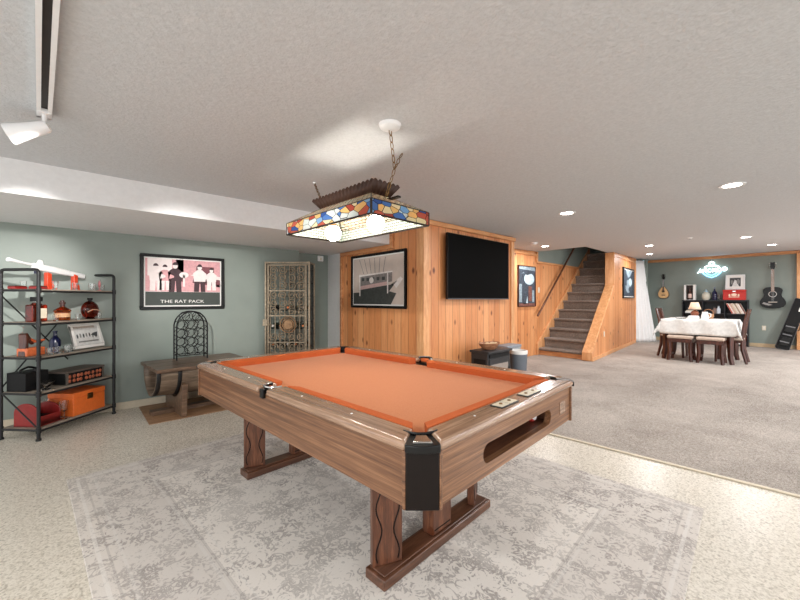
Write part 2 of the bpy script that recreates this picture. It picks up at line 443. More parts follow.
m = MB(); m.box(3.045,2.955,2.10,5.09,3.0,2.158)
m.box(5.05,3.0,2.11,5.10,3.8,2.17)
struct('trim_3', m, M['pine_beam'], bevel=.008)
m = MB(); m.box(3.055,2.975,0,3.15,3.0,2.10); m.box(3.055,3.0,0,3.08,3.09,2.10); m.box(5.0,2.98,0,5.09,3.0,2.10); m.box(5.07,3.0,0,5.09,3.08,2.1)
struct('trim_4', m, M['pine_trim'], bevel=.005)
# wall behind the stair
m = MB(); m.prism([(5.07,0),(12.9,0),(12.9,2.0),(7.36,2.0),(7.36,zc(7.36)+.02),(5.07,2.2)], 'y', 3.8, 3.92)
struct('wall_stair_left', m, M['pine'])
m = MB(); m.box(5.07,3.77,2.125,7.36,3.8,2.178); m.box(7.33,3.76,2.0,7.39,3.8,2.225); m.box(7.36,3.76,1.985,12.5,3.8,2.025)
struct('trim_5', m, M['pine_beam'], bevel=.005)
struct('wall_stairwell_upper', MB().box(7.36,3.8,2.0,12.9,3.92,4.7), M['green'])
m = MB(); m.box(7.30,2.7,2.28,7.42,3.92,4.7); m.box(12.0,2.9,0,12.12,3.92,4.7); m.box(7.3,2.6,4.7,12.12,4.0,4.8)
m.prism([(7.42,y_i(7.42)-.03),(12.0,y_i(12)-.03),(12.0,y_i(12)-.13),(7.42,y_i(7.42)-.13)], 'z', 2.42, 4.7)
struct('wall_stairwell_end', m, M['green'])
# right knee wall + panel of the stair
ang = math.atan(.0902); MP = Matrix.Translation((7.36,2.67,0)) @ Matrix.Rotation(ang,4,'Z')
m = MB(); m.prism([(0,.0),(4.12,.0),(4.12,zc(11.4)-.002),(1.72,zc(9.07)-.002),(1.72,1.53),(.0,.17)], 'y', 0, .16, MP)
struct('wall_stair_right', m, M['pine'])
m = MB()
def sl(s): return .17 + s*(1.36/1.72)
m.prism([(-.03,.02),(-.0,.02),(.0,.17),(1.70,sl(1.70)),(1.70,sl(1.7)+.035),(-.03,.18)], 'y', -.012, .172, MP)
m.box(1.69,-.012,1.53,1.722,.172,zc(9.05)-.004,MP)
struct('trim_6', m, M['pine_trim'], bevel=.006)
m = MB(); m.box(0,-.018,0.008,4.12,0,.085,MP); m.box(1.72,-.02,2.19,4.12,0,2.245,MP); m.box(4.10,-.02,.01,4.15,.16,zc(11.4)-.01,MP)
m.box(1.72,-.015,1.6,1.79,0,2.2,MP)
struct('baseboard_stair', m, M['pine_trim'], bevel=.004)
# far wall
struct('wall_far', MB().box(12.8,-.03,0,12.92,3.75,2.42), M['green'])
struct('wall_curtain_side', MB().box(11.42,3.32,0,12.9,3.44,2.42), M['green'])
struct('wall_far_pine', MB().box(12.8,-3,0,12.92,-.03,2.42), M['pine'])
struct('baseboard_far', MB().box(12.785,.05,.008,12.8,3.32,.10), M['tan_base'], bevel=.003)
struct('trim_7', MB().box(12.73,-3,2.295,12.8,3.32,2.368), M['pine_beam_y'], bevel=.006)
struct('trim_8', MB().box(12.68,-.10,.008,12.8,.05,2.296), M['pine_trim'], bevel=.006)

# ---------------------------------------------------------------- staircase
st = thing('staircase', 'carpeted staircase climbing between knotty pine walls', 'staircase', (7.42,3.25,0))
st['kind'] = 'structure'
for i in range(12):
    X = 7.44+.235*i; z = .165+.203*i
    ya, yb = y_i(X)+.004-3.25, 3.76-3.25
    m = MB(); x0 = X-7.42
    if i == 0:
        MB().box(x0,ya,.011,x0+.03,yb,z-.06).build('riser_board', M['pine_beam_y'], st, bevel=.004)
        m.box(x0+.03,ya,.011,x0+.29,yb,z-.04)
    else: m.box(x0+.004,ya,z-.233,x0+.29,yb,z-.03)
    m.tube([(x0-.008,ya,z-.028),(x0-.008,yb,z-.028)], .027, 10); m.box(x0-.008,ya,z-.055,x0+.29,yb,z-.001)
    m.build('carpeted_step', M['stair_carpet'], st)
m = MB(); m.prism([(-.06,.011),(.12,.011),(2.8,2.32),(2.8,2.56),(-.06,.25)], 'y', .51, .549)
m.build('stringer', M['pine_trim'], st, bevel=.004)
hr = thing('stair_handrail', 'slim wooden handrail on the pine wall left of the stairs', 'handrail', (7.28,3.72,0))
a, b = Vector((0,0,.855)), Vector((2.1,0,2.70))
MB().tube([a,b], .022, 10).build('rail', M['leg_wood'], hr)
for t_ in (.08,.5,.9):
    p = a.lerp(b,t_); MB().tube([p-Vector((0,0,.02)), p+Vector((0,.03,-.05)), p+Vector((0,.078,-.05))], .007, 8).build('bracket', M['brass'], hr)

# ================================================================ RUG + POOL TABLE
RA = R(94.0)
def uv(u, v): return cam2room(u*-.719+v*.695, u*.695+v*.719)
c = uv(1.71,1.43)
rug = MB().box(-1.53,-1.25,.0005,1.53,1.25,.009).build('area_rug', rug_mat(3.06,2.50), None, bevel=.003, loc=(c[0],c[1],0), rz=RA)
tag(rug, 'faded grey and cream oriental rug under the pool table', 'rug')
c = uv(1.735,1.47)
pt = thing('pool_table', 'walnut pool table with orange cloth standing on a grey rug', 'pool table', (c[0],c[1],.009), RA)
L2, W2 = 1.04, .65; ZA, ZB, ZR = .538, .721, .753
m = MB()
for s in (1,-1): m.box(-L2+.075, s*(W2-.03), ZA, L2-.075, s*W2, ZA+(ZB-ZA))
for s in (1,-1):
    MB().box(-L2+.075, s*(W2-.03), ZA, L2-.075, s*W2, ZB).build('side_apron', M['walnut_x'], pt, bevel=.004)
m.bm.free()
# end apron with the ball return slot (near end) and plain far end
def stadium(hw, hh, cy, cz, n=10):
    return arc(cy+hw-hh, cz, hh, -90, 90, n) + arc(cy-hw+hh, cz, hh, 90, 270, n)
def slotted(x0, x1, ymax, z0, z1, hole):
    m = MB(); bm = m.bm
    # strip between outer rectangle and hole: match by angle
    n = len(hole); cy = sum(p[0] for p in hole)/n; cz = sum(p[1] for p in hole)/n
    outer = []
    for (y, z) in hole:
        if abs(y) > .285 :
            s_ = 1 if y > 0 else -1
            tz = (z-cz)/.037
            outer.append((s_*ymax, cz+(z1-cz)*tz if tz > 0 else cz+(cz-z0)*tz))
        else: outer.append((y, z1 if z > cz else z0))
    # corner fixing: ends of the arcs keep their y
    for i, (y, z) in enumerate(hole):
        if abs(abs(z-cz)-.037) < 1e-4: outer[i] = (y, z1 if z > cz else z0)
    res = []
    for k, x in enumerate((x0, x1)):
        res.append(([bm.verts.new((x,)+p) for p in outer], [bm.verts.new((x,)+p) for p in hole]))
    (oa, ia), (ob, ib) = res
    for i in range(n):
        j = (i+1) % n
        m.face([oa[i],oa[j],ia[j],ia[i]]); m.face([ob[i],ob[j],ib[j],ib[i]])
        m.face([oa[i],oa[j],ob[j],ob[i]]); m.face([ia[i],ia[j],ib[j],ib[i]])
    for x in (x0, x1):                 # little corner triangles
        pass
    return m
zc_s = .62
hole = stadium(.315,.037,0,zc_s)
ea = MB()
ye = W2-.075
# compose end apron: frame boards + slot outline
sl_m = slotted(-L2, -L2+.03, ye, ZA, ZB, hole)
for s in (1,-1):
    sl_m.box(-L2,s*.278,ZA,-L2+.0005,s*.2781,ZA+.001)
end = sl_m.build('end_apron', M['walnut_y'], pt)
MB().box(L2-.03,-ye,ZA,L2,ye,ZB).build('end_apron', M['walnut_y'], pt, bevel=.004)
ea.bm.free()
m = MB(); m.box(-L2+.03,-.34,zc_s-.045,-L2+.17,.34,zc_s-.038); m.box(-L2+.165,-.34,zc_s-.045,-L2+.172,.34,zc_s+.05); m.box(-L2+.03,-.34,zc_s+.045,-L2+.172,.34,zc_s+.052)
for s in (1,-1): m.box(-L2+.03,s*.34,zc_s-.045,-L2+.172,s*.347,zc_s+.052)
m.build('ball_return_tray', wood('tray_wood',(60,36,24),(92,56,38),(120,78,54),(14,1.4,14),.45), pt)
MB().box(-L2-.003,-.50,.60,-L2,-.425,.66).build('name_plate', M['rail_y'], pt, bevel=.001)
for cx, cy in ((1,1),(1,-1),(-1,1),(-1,-1)):
    pl = [(L2-.078,W2+.004),(L2-.068,W2+.006),(L2+.006,W2-.068),(L2+.004,W2-.078),(L2-.03,W2-.085),(L2-.085,W2-.03)]
    MB().prism([(cx*x,cy*y) for x,y in pl],'z',ZA-.004,ZB).build('corner_post', M['dark_brown'], pt, bevel=.004)
    for (ax, ay) in ((L2-.076,W2+.003),(L2+.003,W2-.076)):
        MB().box(cx*ax-.006,cy*ay-.006,ZA-.002,cx*ax+.006,cy*ay+.006,ZB).build('corner_strip', M['walnut_x'], pt, bevel=.002)
    # casting at the rail corner
    hx, hy = L2-.125, W2-.125
    out = [(L2-.06,W2+.018),(L2-.02,W2-.004),(L2-.004,W2-.02),(L2+.018,W2-.06)]
    a2 = arc(hx,hy,.072,-12,102,12)
    pl = out + a2
    pl = [(cx*x,cy*y) for x,y in pl]
    MB().prism(pl,'z',ZB-.001,ZR-.008).build('corner_casting', M['black'], pt, bevel=.006, seg=3)
    MB().prism([(cx*x,cy*y) for x,y in [(L2-.050,W2-.005),(L2-.005,W2-.05),(L2-.06,W2-.085),(L2-.085,W2-.06)]],'z',ZR-.009,ZR-.002).build('corner_cap', M['chrome'], pt, bevel=.004)
    MB().tube([(cx*(hx+x),cy*(hy+y),ZR-.001) for x,y in arc(0,0,.070,-8,98,16)], .004, 8).build('pocket_iron', M['black'], pt)
    m = MB(); pts = arc(0,0,.07,-20,110,14)
    m.prism([(cx*(hx+x*1.0),cy*(hy+y)) for x,y in pts]+[(cx*(hx+x*.9),cy*(hy+y*.9)) for x,y in pts[::-1]],'z',ZA+.05,ZR-.004)
    m.build('pocket_liner', M['black'], pt)
    m = MB(); m.lathe([(.05,.0),(.05,.0016)], (cx*(hx+.02),cy*(hy+.02),.7065), 24); m.build('pocket_hole', M['matte_black'], pt)
MB().box(-L2+.045,-W2+.045,.690,L2-.045,W2-.045,.7065).build('playing_cloth', M['felt'], pt)
MB().box(-L2+.18,-W2+.04,ZA+.02,L2-.04,W2-.04,.689).build('slate_frame', M['dark_brown'], pt)
# wooden rails and cloth cushions
for s in (1,-1):
    for e in (1,-1):
        pl = [(.045,W2+.015),(L2-.062,W2+.015),(L2-.09,W2-.03),(L2-.105,W2-.055),(L2-.125,W2-.095),(.045,W2-.095)]
        MB().prism([(e*x,s*y) for x,y in pl],'z',ZB-.002,ZR).build('side_rail', M['rail_x'], pt, bevel=.013, seg=4)
        m = MB(); pr = [(W2-.095,ZR-.002),(W2-.10,ZR+.001),(W2-.145,ZR-.006),(W2-.135,.7066),(W2-.095,.7066)]
        m.bm.free(); m = MB(); bm = m.bm
        A = [bm.verts.new((e*(.06+ (W2-.095-p[0])*.6), s*p[0], p[1])) for p in pr]
        B = [bm.verts.new((e*(L2-.130-(W2-.095-p[0])*.9), s*p[0], p[1])) for p in pr]
        m.face(A); m.face(B)
        for i in range(5): m.face([A[i],A[(i+1)%5],B[(i+1)%5],B[i]])
        m.build('side_cushion', M['rail_felt'], pt)
        for k in (.28,.64):
            MB().lathe([(.005,0),(.004,.0012)], (e*k,s*(W2-.045),ZR), 12).build('rail_sight', M['white'], pt)
for e in (1,-1):
    pl = [(L2+.015,W2-.062),(L2-.03,W2-.09),(L2-.055,W2-.105),(L2-.095,W2-.125)]
    pl = pl + [(x,-y) for x,y in pl[::-1]]
    MB().prism([(e*x,y) for x,y in pl],'z',ZB-.002,ZR).build('end_rail', M['rail_y'], pt, bevel=.013, seg=4)
    m = MB(); bm = m.bm
    pr = [(L2-.095,ZR-.002),(L2-.10,ZR+.001),(L2-.145,ZR-.006),(L2-.135,.7066),(L2-.095,.7066)]
    A = [bm.verts.new((e*p[0], (W2-.130-(L2-.095-p[0])*.9), p[1])) for p in pr]
    B = [bm.verts.new((e*p[0], -(W2-.130-(L2-.095-p[0])*.9), p[1])) for p in pr]
    m.face(A); m.face(B)
    for i in range(5): m.face([A[i],A[(i+1)%5],B[(i+1)%5],B[i]])
    m.build('end_cushion', M['rail_felt'], pt)
    for k in (-.3,.3): MB().lathe([(.005,0),(.004,.0012)], (e*(L2-.045),k,ZR), 12).build('rail_sight', M['white'], pt)
for yy in (.075,-.16):            # score counters let into the near end rail
    sc_ = MB().box(-L2+.012,yy-.075,ZR-.001,-L2+.068,yy+.075,ZR+.004).build('score_counter', M['black'], pt, bevel=.002)
    for q in (-1,1):
        MB().box(-L2+.017,yy+q*.036-.032,ZR+.004,-L2+.063,yy+q*.036+.032,ZR+.0065).build('counter_plate', M['cream_plastic'], sc_, bevel=.001)
        MB().lathe([(.008,0),(.006,.004)], (-L2+.04,yy+q*.036,ZR+.0065), 12).build('counter_knob', M['brass'], sc_)
for s in (1,-1):                 # side pockets
    m = MB(); m.prism([(x,s*(W2-.07+y)) for x,y in arc(0,0,.052,0,180,12)] + [(-.05,s*(W2-.10)),(.05,s*(W2-.10))],'z',.7066,.709); m.build('pocket_hole', M['matte_black'], pt)
    m = MB(); o_ = arc(0,W2-.06,.056,-10,190,16); i_ = arc(0,W2-.06,.046,-10,190,16)
    m.prism([(x,s*y) for x,y in o_]+[(x,s*y) for x,y in i_[::-1]],'z',ZB,ZR+.003); m.build('pocket_liner', M['black'], pt)
    MB().box(-.018,s*(W2+.0),ZB-.02,.018,s*(W2+.018),ZR-.006).build('pocket_casting', M['black'], pt, bevel=.005)
    MB().tube([(x,s*y,ZR+.002) for x,y in arc(0,W2-.06,.055,-5,185,16)], .006, 8).build('pocket_iron', M['chrome'], pt)
    m = MB(); m.prism([(-.043,s*(W2-.055)),(.043,s*(W2-.055)),(.03,s*(W2-.02)),(-.03,s*(W2-.02))],'z',ZR-.03,ZR-.006); m.build('pocket_flap', M['rail_felt'], pt, bevel=.004)
# trestle legs
def wavy(m, y0, y1, x, dx, M_):
    pass
for fx in (-.615,.69):
    ft = MB().box(fx-.06,-.375,0,fx+.06,.465,.045).build('leg_foot', M['foot_wood'], pt, bevel=.006)
    MB().box(fx-.045,-.36,.045,fx+.045,.45,.052).build('foot_board', M['foot_wood'], ft, bevel=.003)
    for s in (1,-1):
        yc = .045+s*.34
        MM = Matrix.Translation((fx+.012,yc,0)) @ Matrix.Rotation(-s*R(25),4,'Z')
        m = MB(); m.box(-.019,-.068,.052,.019,.068,.60,MM)
        lg = m.build('leg', M['leg_wood'], pt, bevel=.004)
        for q in (-1,1):         # carved wavy groove on both faces
            for k in (-1,1):
                pts = []
                for i in range(25):
                    z = .07+.46*i/24; pts.append(MM @ Vector((k*.0195, q*(.040+.013*math.sin(i*.62+.5)), z)))
                MB().tube(pts, .0032, 6).build('carved_line', M['dark_brown'], lg)
    m = MB(); m.box(fx-.035,-.03,.052,fx+.035,.12,.60)
    lg = m.build('leg', M['leg_wood'], pt, bevel=.008)
    m = MB()
    for k in (-1,1):
        m.box(fx+k*.035-.002,-.018,.075,fx+k*.035+.002,.108,.08)
    m.build('moulding', M['dark_brown'], lg)
# a ball waiting in the return
p = Matrix.Translation(pt.location) @ Matrix.Rotation(RA,4,'Z') @ Vector((-L2+.085,-.275,zc_s-.038+.0288))
b_ = thing('billiard_ball', 'red and white striped billiard ball lying in the ball return slot', 'ball', p)
m = MB(); m.ball((0,0,0), .0285, 24); m.build('ball', M['white'], b_)
m = MB(); m.lathe([(.0287*math.cos(R(a)),.0287*math.sin(R(a))) for a in range(-28,29,7)], (0,0,0), 24, Matrix.Rotation(R(60),4,'X')); m.build('stripe', M['red'], b_)

# ================================================================ LAMP OVER THE TABLE
cl = cam2room(-.30,2.30)
lp = thing('billiard_lamp', 'stained glass billiard lamp hanging on chains over the pool table', 'lamp', (cl[0],cl[1],0), R(93))
a, b = .44, .2235; z0, z1 = 1.64, 1.716
def panel(p, n, mat, name, th=.004, parent=lp):
    p = [Vector(q) for q in p]; nn = (p[1]-p[0]).cross(p[2]-p[0]).normalized()*th
    m = MB(); A = [m.bm.verts.new(q) for q in p]; B = [m.bm.verts.new(q+nn) for q in p]
    m.face(A[::-1]); m.face(B)
    for i in range(len(p)): m.face([A[i],A[(i+1)%len(p)],B[(i+1)%len(p)],B[i]])
    return m.build(name, mat, parent)
cor = [(a,b),(-a,b),(-a,-b),(a,-b)]
ct, cw = .26, .07; z2 = 1.81
cin = [(ct,cw),(-ct,cw),(-ct,-cw),(ct,-cw)]
for i in range(4):
    p, q = cor[i], cor[(i+1)%4]; r_, s_ = cin[i], cin[(i+1)%4]
    panel([p+(z0,), q+(z0,), q+(z1,), p+(z1,)], 0, M['stained'], 'glass_band')
    ii = lambda c_: (c_[0]*.980, c_[1]*.962)
    panel([ii(p)+(z0+.004,), ii(q)+(z0+.004,), ii(q)+(z1-.002,), ii(p)+(z1-.002,)], 0, M['liner'], 'washed_inner_pane', .003)  # added pane; its white imitates lamplight washing out the band glass
    panel([p+(z1,), q+(z1,), s_+(z2,), r_+(z2,)], 0, M['brick_glass'], 'glass_slope')
    m = MB(); m.tube([p+(z0,), q+(z0,)], .006, 6); m.tube([p+(z1,), q+(z1,)], .005, 6); m.tube([p+(z0,), p+(z1,)], .007, 6); m.tube([p+(z1,), r_+(z2,)], .005, 6)
    m.build('lead_came', M['lead'], lp)
# flared crown with scalloped rim
ctt, cwt = .32, .103; z3 = 1.872
m = MB(); bm = m.bm
tin = [(ctt,cwt),(-ctt,cwt),(-ctt,-cwt),(ctt,-cwt)]
for i in range(4):
    p, q = Vector(cin[i]+(z2-.003,)), Vector(cin[(i+1)%4]+(z2-.003,)); r_, s_ = Vector(tin[i]+(z3,)), Vector(tin[(i+1)%4]+(z3,))
    N = 17 if i % 2 == 0 else 6
    n = N*6
    lo = [bm.verts.new(p.lerp(q,k/n)) for k in range(n+1)]
    hi = [bm.verts.new(r_.lerp(s_,k/n)+Vector((0,0,.012*abs(math.sin(math.pi*N*k/n))-.004))) for k in range(n+1)]
    for k in range(n): m.face([lo[k],lo[k+1],hi[k+1],hi[k]])
m.build('crown', M['crown_brown'], lp, solid=.004, smooth=20)
bar = MB(); bar.box(-ct-.16,-.012,1.768,ct+.16,.012,1.778); bar.build('lamp_bar', M['lead'], lp)
for x in (.22,-.22):
    MB().cyl((x,0,1.69),(x,0,1.768),.018).build('socket', M['brass'], lp)
    MB().ball((x,0,1.652),.052,24).build('globe_bulb', M['globe'], lp)
def chain(pts, name, parent):
    m = MB(); pts = [Vector(p) for p in pts]
    seg = []
    for p, q in zip(pts, pts[1:]):
        n = max(1,int((q-p).length/.034))
        for k in range(n): seg.append((p.lerp(q,(k+.5)/n), (q-p).normalized()))
    for i, (c_, d_) in enumerate(seg):
        q_ = Vector((0,0,1)).rotation_difference(d_).to_matrix().to_4x4()
        MM = Matrix.Translation(c_) @ q_ @ Matrix.Rotation(R(90*(i%2)),4,'Z')
        m.tube([MM @ Vector(((.0095)*math.cos(t), 0, .021*math.sin(t))) for t in [2*math.pi*j/14 for j in range(14)]], (.0024), 6, closed=True)
    return m.build(name, M['brass'], parent)
Mi = (Matrix.Translation(lp.location) @ Matrix.Rotation(R(93),4,'Z')).inverted()
can = Mi @ Vector(cam2room(-.055,1.975)+(2.16,)); hk = Mi @ Vector(cam2room(-.70,2.95)+(2.16,))
# near chain climbs to the canopy, a slack tail hangs beside it
nb = Vector((-.30,-.01,1.80)); fb = Vector((.30,.0,1.80))
chain([nb, Vector((-.345,-.035,1.955)), can-Vector((0,0,.02))], 'chain', lp)
chain([Vector((-.345,-.035,1.955)), Vector((-.335,-.085,2.03)), Vector((-.33,-.115,2.075))], 'chain_tail', lp)
chain([fb, hk-Vector((0,0,.01))], 'chain', lp)
MB().lathe([(.0005,-.032),(.03,-.03),(.055,-.018),(.062,-.002),(.062,0)], can, 28).build('ceiling_canopy', M['white'], lp)
MB().lathe([(.0005,-.012),(.012,-.010),(.014,0)], hk, 16).build('ceiling_hook', M['white'], lp)
# ================================================================ LEFT SIDE
GP = 'framed pictures on the walls'
def wall_frame(name, label, cat, c, w, h, yaw, mat_frame, fw, art, depth=.03, matw=0, mat_col='paper', pitch=0, group=None):
    """framed picture; local x right (seen from the front), local z up, local -y towards the viewer; centre c"""
    t = thing(name, label, cat, c, yaw, group)
    if pitch: t.rotation_euler = (pitch,0,yaw)
    m = MB(); a, b = w/2, h/2
    for x0, z0, x1, z1 in ((-a,b-fw,a,b),(-a,-b,a,-b+fw),(-a,-b+fw,-a+fw,b-fw),(a-fw,-b+fw,a,b-fw)): m.box(x0,-depth,z0,x1,-.002,z1)
    m.build('frame', mat_frame, t, bevel=.004)
    if matw:
        MB().box(-a+fw,-.014,-b+fw,a-fw,-.004,b-fw).build('mount', M[mat_col], t)
    art(t, a-fw-matw, b-fw-matw, -.016)
    return t
def quads(t, name, items, mats):
    m = MB()
    for poly, y, mi in items:
        m.mi = mi; m.prism(poly, 'y', y, y+.0012)
    return m.build(name, mats, t)
def ell(cx, cz, rx, rz, n=14): return arc(cx, cz, rx, 0, 360-360/n, n-1, rz)
def rect(x0, z0, x1, z1): return [(x0,z0),(x1,z0),(x1,z1),(x0,z1)]
PK = [flat('print_pink',(214,160,164),.6,var=.12,vs=40), flat('print_maroon',(120,66,74),.6,var=.2,vs=40), flat('print_white',(236,224,222),.6,var=.05), flat('print_dark',(64,40,46),.6,var=.2), flat('print_charcoal',(62,68,64),.6,var=.05)]
def poster(t, a, b, y):
    zb = -b+.125*1.3
    it = [(rect(-a,zb,a,b), y, 0), (rect(-a,-b,a,zb-.004), y, 4)]
    y -= .0015
    it += [(rect(-a+.02,b-.20,-a+.26,b-.0), y, 2), (rect(-.13,b-.17,.17,b), y, 0), (rect(-a+.30,b-.26,-a+.38,b), y, 1), (rect(a-.27,b-.27,a-.07,b-.07), y, 1), (rect(-a,zb,a,zb+.09), y, 0),
           ([(.08,zb+.11),(a,zb+.06),(a,zb+.15),(.10,zb+.20)], y, 1), ([(.06,zb+.20),(.16,zb+.235),(a,zb+.19),(a,zb+.15)], y, 2)]
    y -= .0015
    def figure(x, z, s, body, legs, head=2):
        s = s*.78; z = zb+.125
        it.extend([([(x-.075*s,z),(x+.075*s,z),(x+.085*s,z+.12*s),(x+.03*s,z+.17*s),(x-.03*s,z+.17*s),(x-.085*s,z+.12*s)], y, body),
                   (ell(x,z+.205*s,.03*s,.04*s), y, head), (arc(x,z+.215*s,.033*s,0,180,8,.04*s), y-.0012, 3),
                   ([(x-.075*s,z-.15*s),(x-.01*s,z-.15*s),(x,z),(x-.07*s,z)], y, legs), ([(x+.015*s,z-.15*s),(x+.075*s,z-.15*s),(x+.07*s,z),(x+.005*s,z)], y, legs),
                   ([(x+.05*s,z+.02),(x+.12*s,z+.04),(x+.12*s,z+.06),(x+.07*s,z+.08)], y-.0012, body)])
    figure(-a+.10, zb+.20, 1.0, 2, 2); figure(-a+.19, zb+.24, .95, 0, 2); figure(-.10, zb+.19, 1.12, 3, 3); figure(.16, zb+.20, 1.08, 2, 3); figure(a-.10, zb+.18, .9, 2, 2)
    it.append((ell(-.01,zb+.20,.05,.035), y-.0024, 2)); it.append((rect(-.02,zb+.06,.0,zb+.20), y-.0024, 2))
    p = quads(t, 'print', it, PK)
    text_mesh('THE RAT PACK', .05, M['paper'], 'print_title', p, Matrix.Translation((-.02,y+.002,-b+.045)) @ Matrix.Diagonal((1.35,1,1,1)) @ Matrix.Rotation(R(90),4,'X'))
X0, z0_ = on_Y(139.7,253.2,4.97); X1, z1_ = on_Y(223.7,258.8,4.97); _, z2_ = on_Y(139.4,309.8,4.97); _, z3_ = on_Y(223.6,308.7,4.97)
zt, zb_ = (z0_+z1_)/2, (z2_+z3_)/2
wall_frame('framed_poster', 'wide black framed poster of men around a pool table on the left green wall', 'picture', ((X0+X1)/2,4.97,(zt+zb_)/2), X1-X0, zt-zb_, 0, M['black'], .035, poster, .03, .014, group=GP)

# ---- pipe shelf, standing corner-wise
sx, sy = cam2room(-3.065, 3.053)
SHA = R(43.6+.0)
sh = thing('pipe_shelf', 'open black pipe shelf unit with grey boards against left wall', 'shelf', (sx,sy,0), SHA)
SL, SD = .735, .35; HT = 1.455
for y in (0,SD): MB().cyl((0,y,.0),(0,y,HT-.04),.013).build('post', M['iron'], sh); MB().cyl((SL,y,.0),(SL,y,HT-.04),.013).build('post', M['iron'], sh)
for x in (0,SL):
    pts = [(x,0,HT-.04)] + [(x,.03-.03*math.cos(R(q)),HT-.03+.03*math.sin(R(q))) for q in (0,30,60,90)] + [(x,SD-.03+.03*math.cos(R(q)),HT-.03+.03*math.sin(R(q))) for q in (90,60,30,0)] + [(x,SD,HT-.04)]
    MB().tube(pts, .013, 10).build('end_hoop', M['iron'], sh)
    for y in (0,SD): MB().cyl((x,y,0),(x,y,.018),.019).build('foot', M['iron'], sh)
LEV = [1.29, 1.005, .71, .405, .10]
for z in LEV:
    MB().box(.0,.006,z-.018,SL,SD-.006,z).build('board', M['grey_shelf'], sh, bevel=.003)
    m = MB()
    for x in (0,SL): m.cyl((x,0,z-.012),(x,SD,z-.012),.010)
    for y in (0,SD):
        for x in (0,SL): m.cyl((x,y,z-.034),(x,y,z+.010),.018)
    for y in (0,): m.cyl((0,y,z-.02),(SL,y,z-.02),.009)
    m.build('shelf_bracket', M['iron'], sh)
MB().tube([(0,SD+.004,1.24),(SL,SD+.004,.42)], .006, 8).build('cross_brace', M['iron'], sh)
MB().tube([(0,SD+.016,.42),(SL,SD+.016,1.24)], .006, 8).build('cross_brace', M['iron'], sh)
MB().tube([(-.004,.02,.12),(-.004,SD-.02,.39)], .006, 8).build('end_brace', M['iron'], sh)
def s_of(px, t): k = (px-400)/360; return (-3.065-t-3.053*k)/(k-.075)
SHM = Matrix.Translation((sx,sy,0)) @ Matrix.Rotation(SHA,4,'Z')
def on_shelf(px, t, lev): return SHM @ Vector((s_of(px,t), t, LEV[lev]+.0008))
def item(name, label, cat, s, t, lev, rz=0, group=None): return thing(name, label, cat, SHM @ Vector((s,t,LEV[lev]+.0008)), SHA+rz, group)
# top shelf: rifle-shaped glass decanter with orange grips
s0 = s_of(8,.2); s1 = s_of(85,.2)
rf = item('rifle_decanter', 'white rifle shaped decanter with orange grips on top of the shelf unit', 'decanter', .247, .21, 0)
LR = .36
m = MB(); m.tube([(-.31,0,.245),(-.29,0,.244),(-.19,0,.228),(-.08,0,.212)], [.016,.016,.010,.014], 12)
m.ball((-.30,0,.245),.018,14); m.build('barrel', M['white'], rf)
m = MB(); m.prism([(-.12,.18),(.19,.14),(.21,.19),(.06,.215),(-.12,.235)],'y',-.018,.018); m.prism([(-.09,.225),(-.03,.22),(-.04,.265),(-.065,.27)],'y',-.012,.012)
m.build('receiver', M['white'], rf, bevel=.008)
m = MB(); m.prism([(.19,.145),(.36,.12),(.37,.165),(.20,.19)],'y',-.015,.015); m.build('stock', M['white'], rf, bevel=.008)
for x in (.02,.27):
    m = MB(); m.prism([(x-.03,.0),(x+.035,.0),(x+.03,.05),(x+.012,.06),(x+.014,.150),(x-.028,.160)],'y',-.02,.02); m.build('grip_stand', M['orange_red'], rf, bevel=.006)
MB().prism([(-.10,.14),(-.075,.14),(-.075,.20),(-.095,.20)],'y',-.012,.012).build('stopper', M['blue_glass'], rf, bevel=.003)
def tumbler(px, t, lev, r, h, label, fill=None, group='drinking glasses on the pipe shelf', stem=False):
    g = item('shot_glass' if h < .08 else 'drinking_glass', label, 'glass', px, t, lev, 0, group)
    if stem: m = MB(); m.lathe([(r*.8,0),(r*.8,.004),(.006,.01),(.006,h*.4),(r*.7,h*.5),(r,h),(r-.003,h),(r*.6,h*.52),(.0005,h*.46)], (0,0,0), 18)
    else: m = MB(); m.lathe([(r*.8,0),(r,h),(r-.003,h),(r*.78,.012),(.0005,.012)], (0,0,0), 18)
    m.build('bowl', M['clear_glass'], g)
    if fill: MB().lathe([(r*.74,.013),(r*.85,h*.45),(.0005,h*.45)], (0,0,0), 18).build('drink', M[fill], g)
    return g
def holder(px, t, label):
    h_ = item('coaster_stack', label, 'coaster', px, t, 0, 0, 'small red brown bases on the top shelf')
    MB().box(-.05,-.035,0,.05,.035,.022).build('base', M['dark_red'], h_, bevel=.004); MB().box(-.046,-.031,.022,.046,.031,.03).build('rim', M['mahogany'], h_, bevel=.002); return h_
hA = holder(.06,.27,'small red brown wooden base nearest the left end of the top shelf')
hB = holder(.10,.12,'dark red wooden base under the rifle decanter barrel')
for i, (px, t, r, h, lb) in enumerate([(.13,.30,.022,.075,'clear shot glass behind the two red brown bases on the top shelf'),(.19,.06,.022,.075,'clear shot glass at the front left post of the top shelf'),
        (.39,.08,.022,.07,'clear shot glass between the two orange decanter grips'),(.55,.07,.024,.07,'clear shot glass just right of the orange decanter grips'),(.60,.10,.024,.07,'clear shot glass left of the pink swizzle stick'),(.70,.10,.022,.06,'clear shot glass at the right end of the top shelf')]):
    tumbler(px,t,0,r,h,lb)
sw = item('bottle_stopper', 'slim pink and silver bottle stopper standing on the top shelf', 'stopper', .65, .08, 0)
MB().lathe([(.016,0),(.016,.006),(.004,.01),(.004,.03),(.010,.04),(.012,.075),(.006,.095),(.004,.10)], (0,0,0), 16).build('stem', flat('pink_metal',(190,120,124),.35,.3), sw); MB().ball((0,0,.108),.009,14).build('tip', M['chrome'], sw)
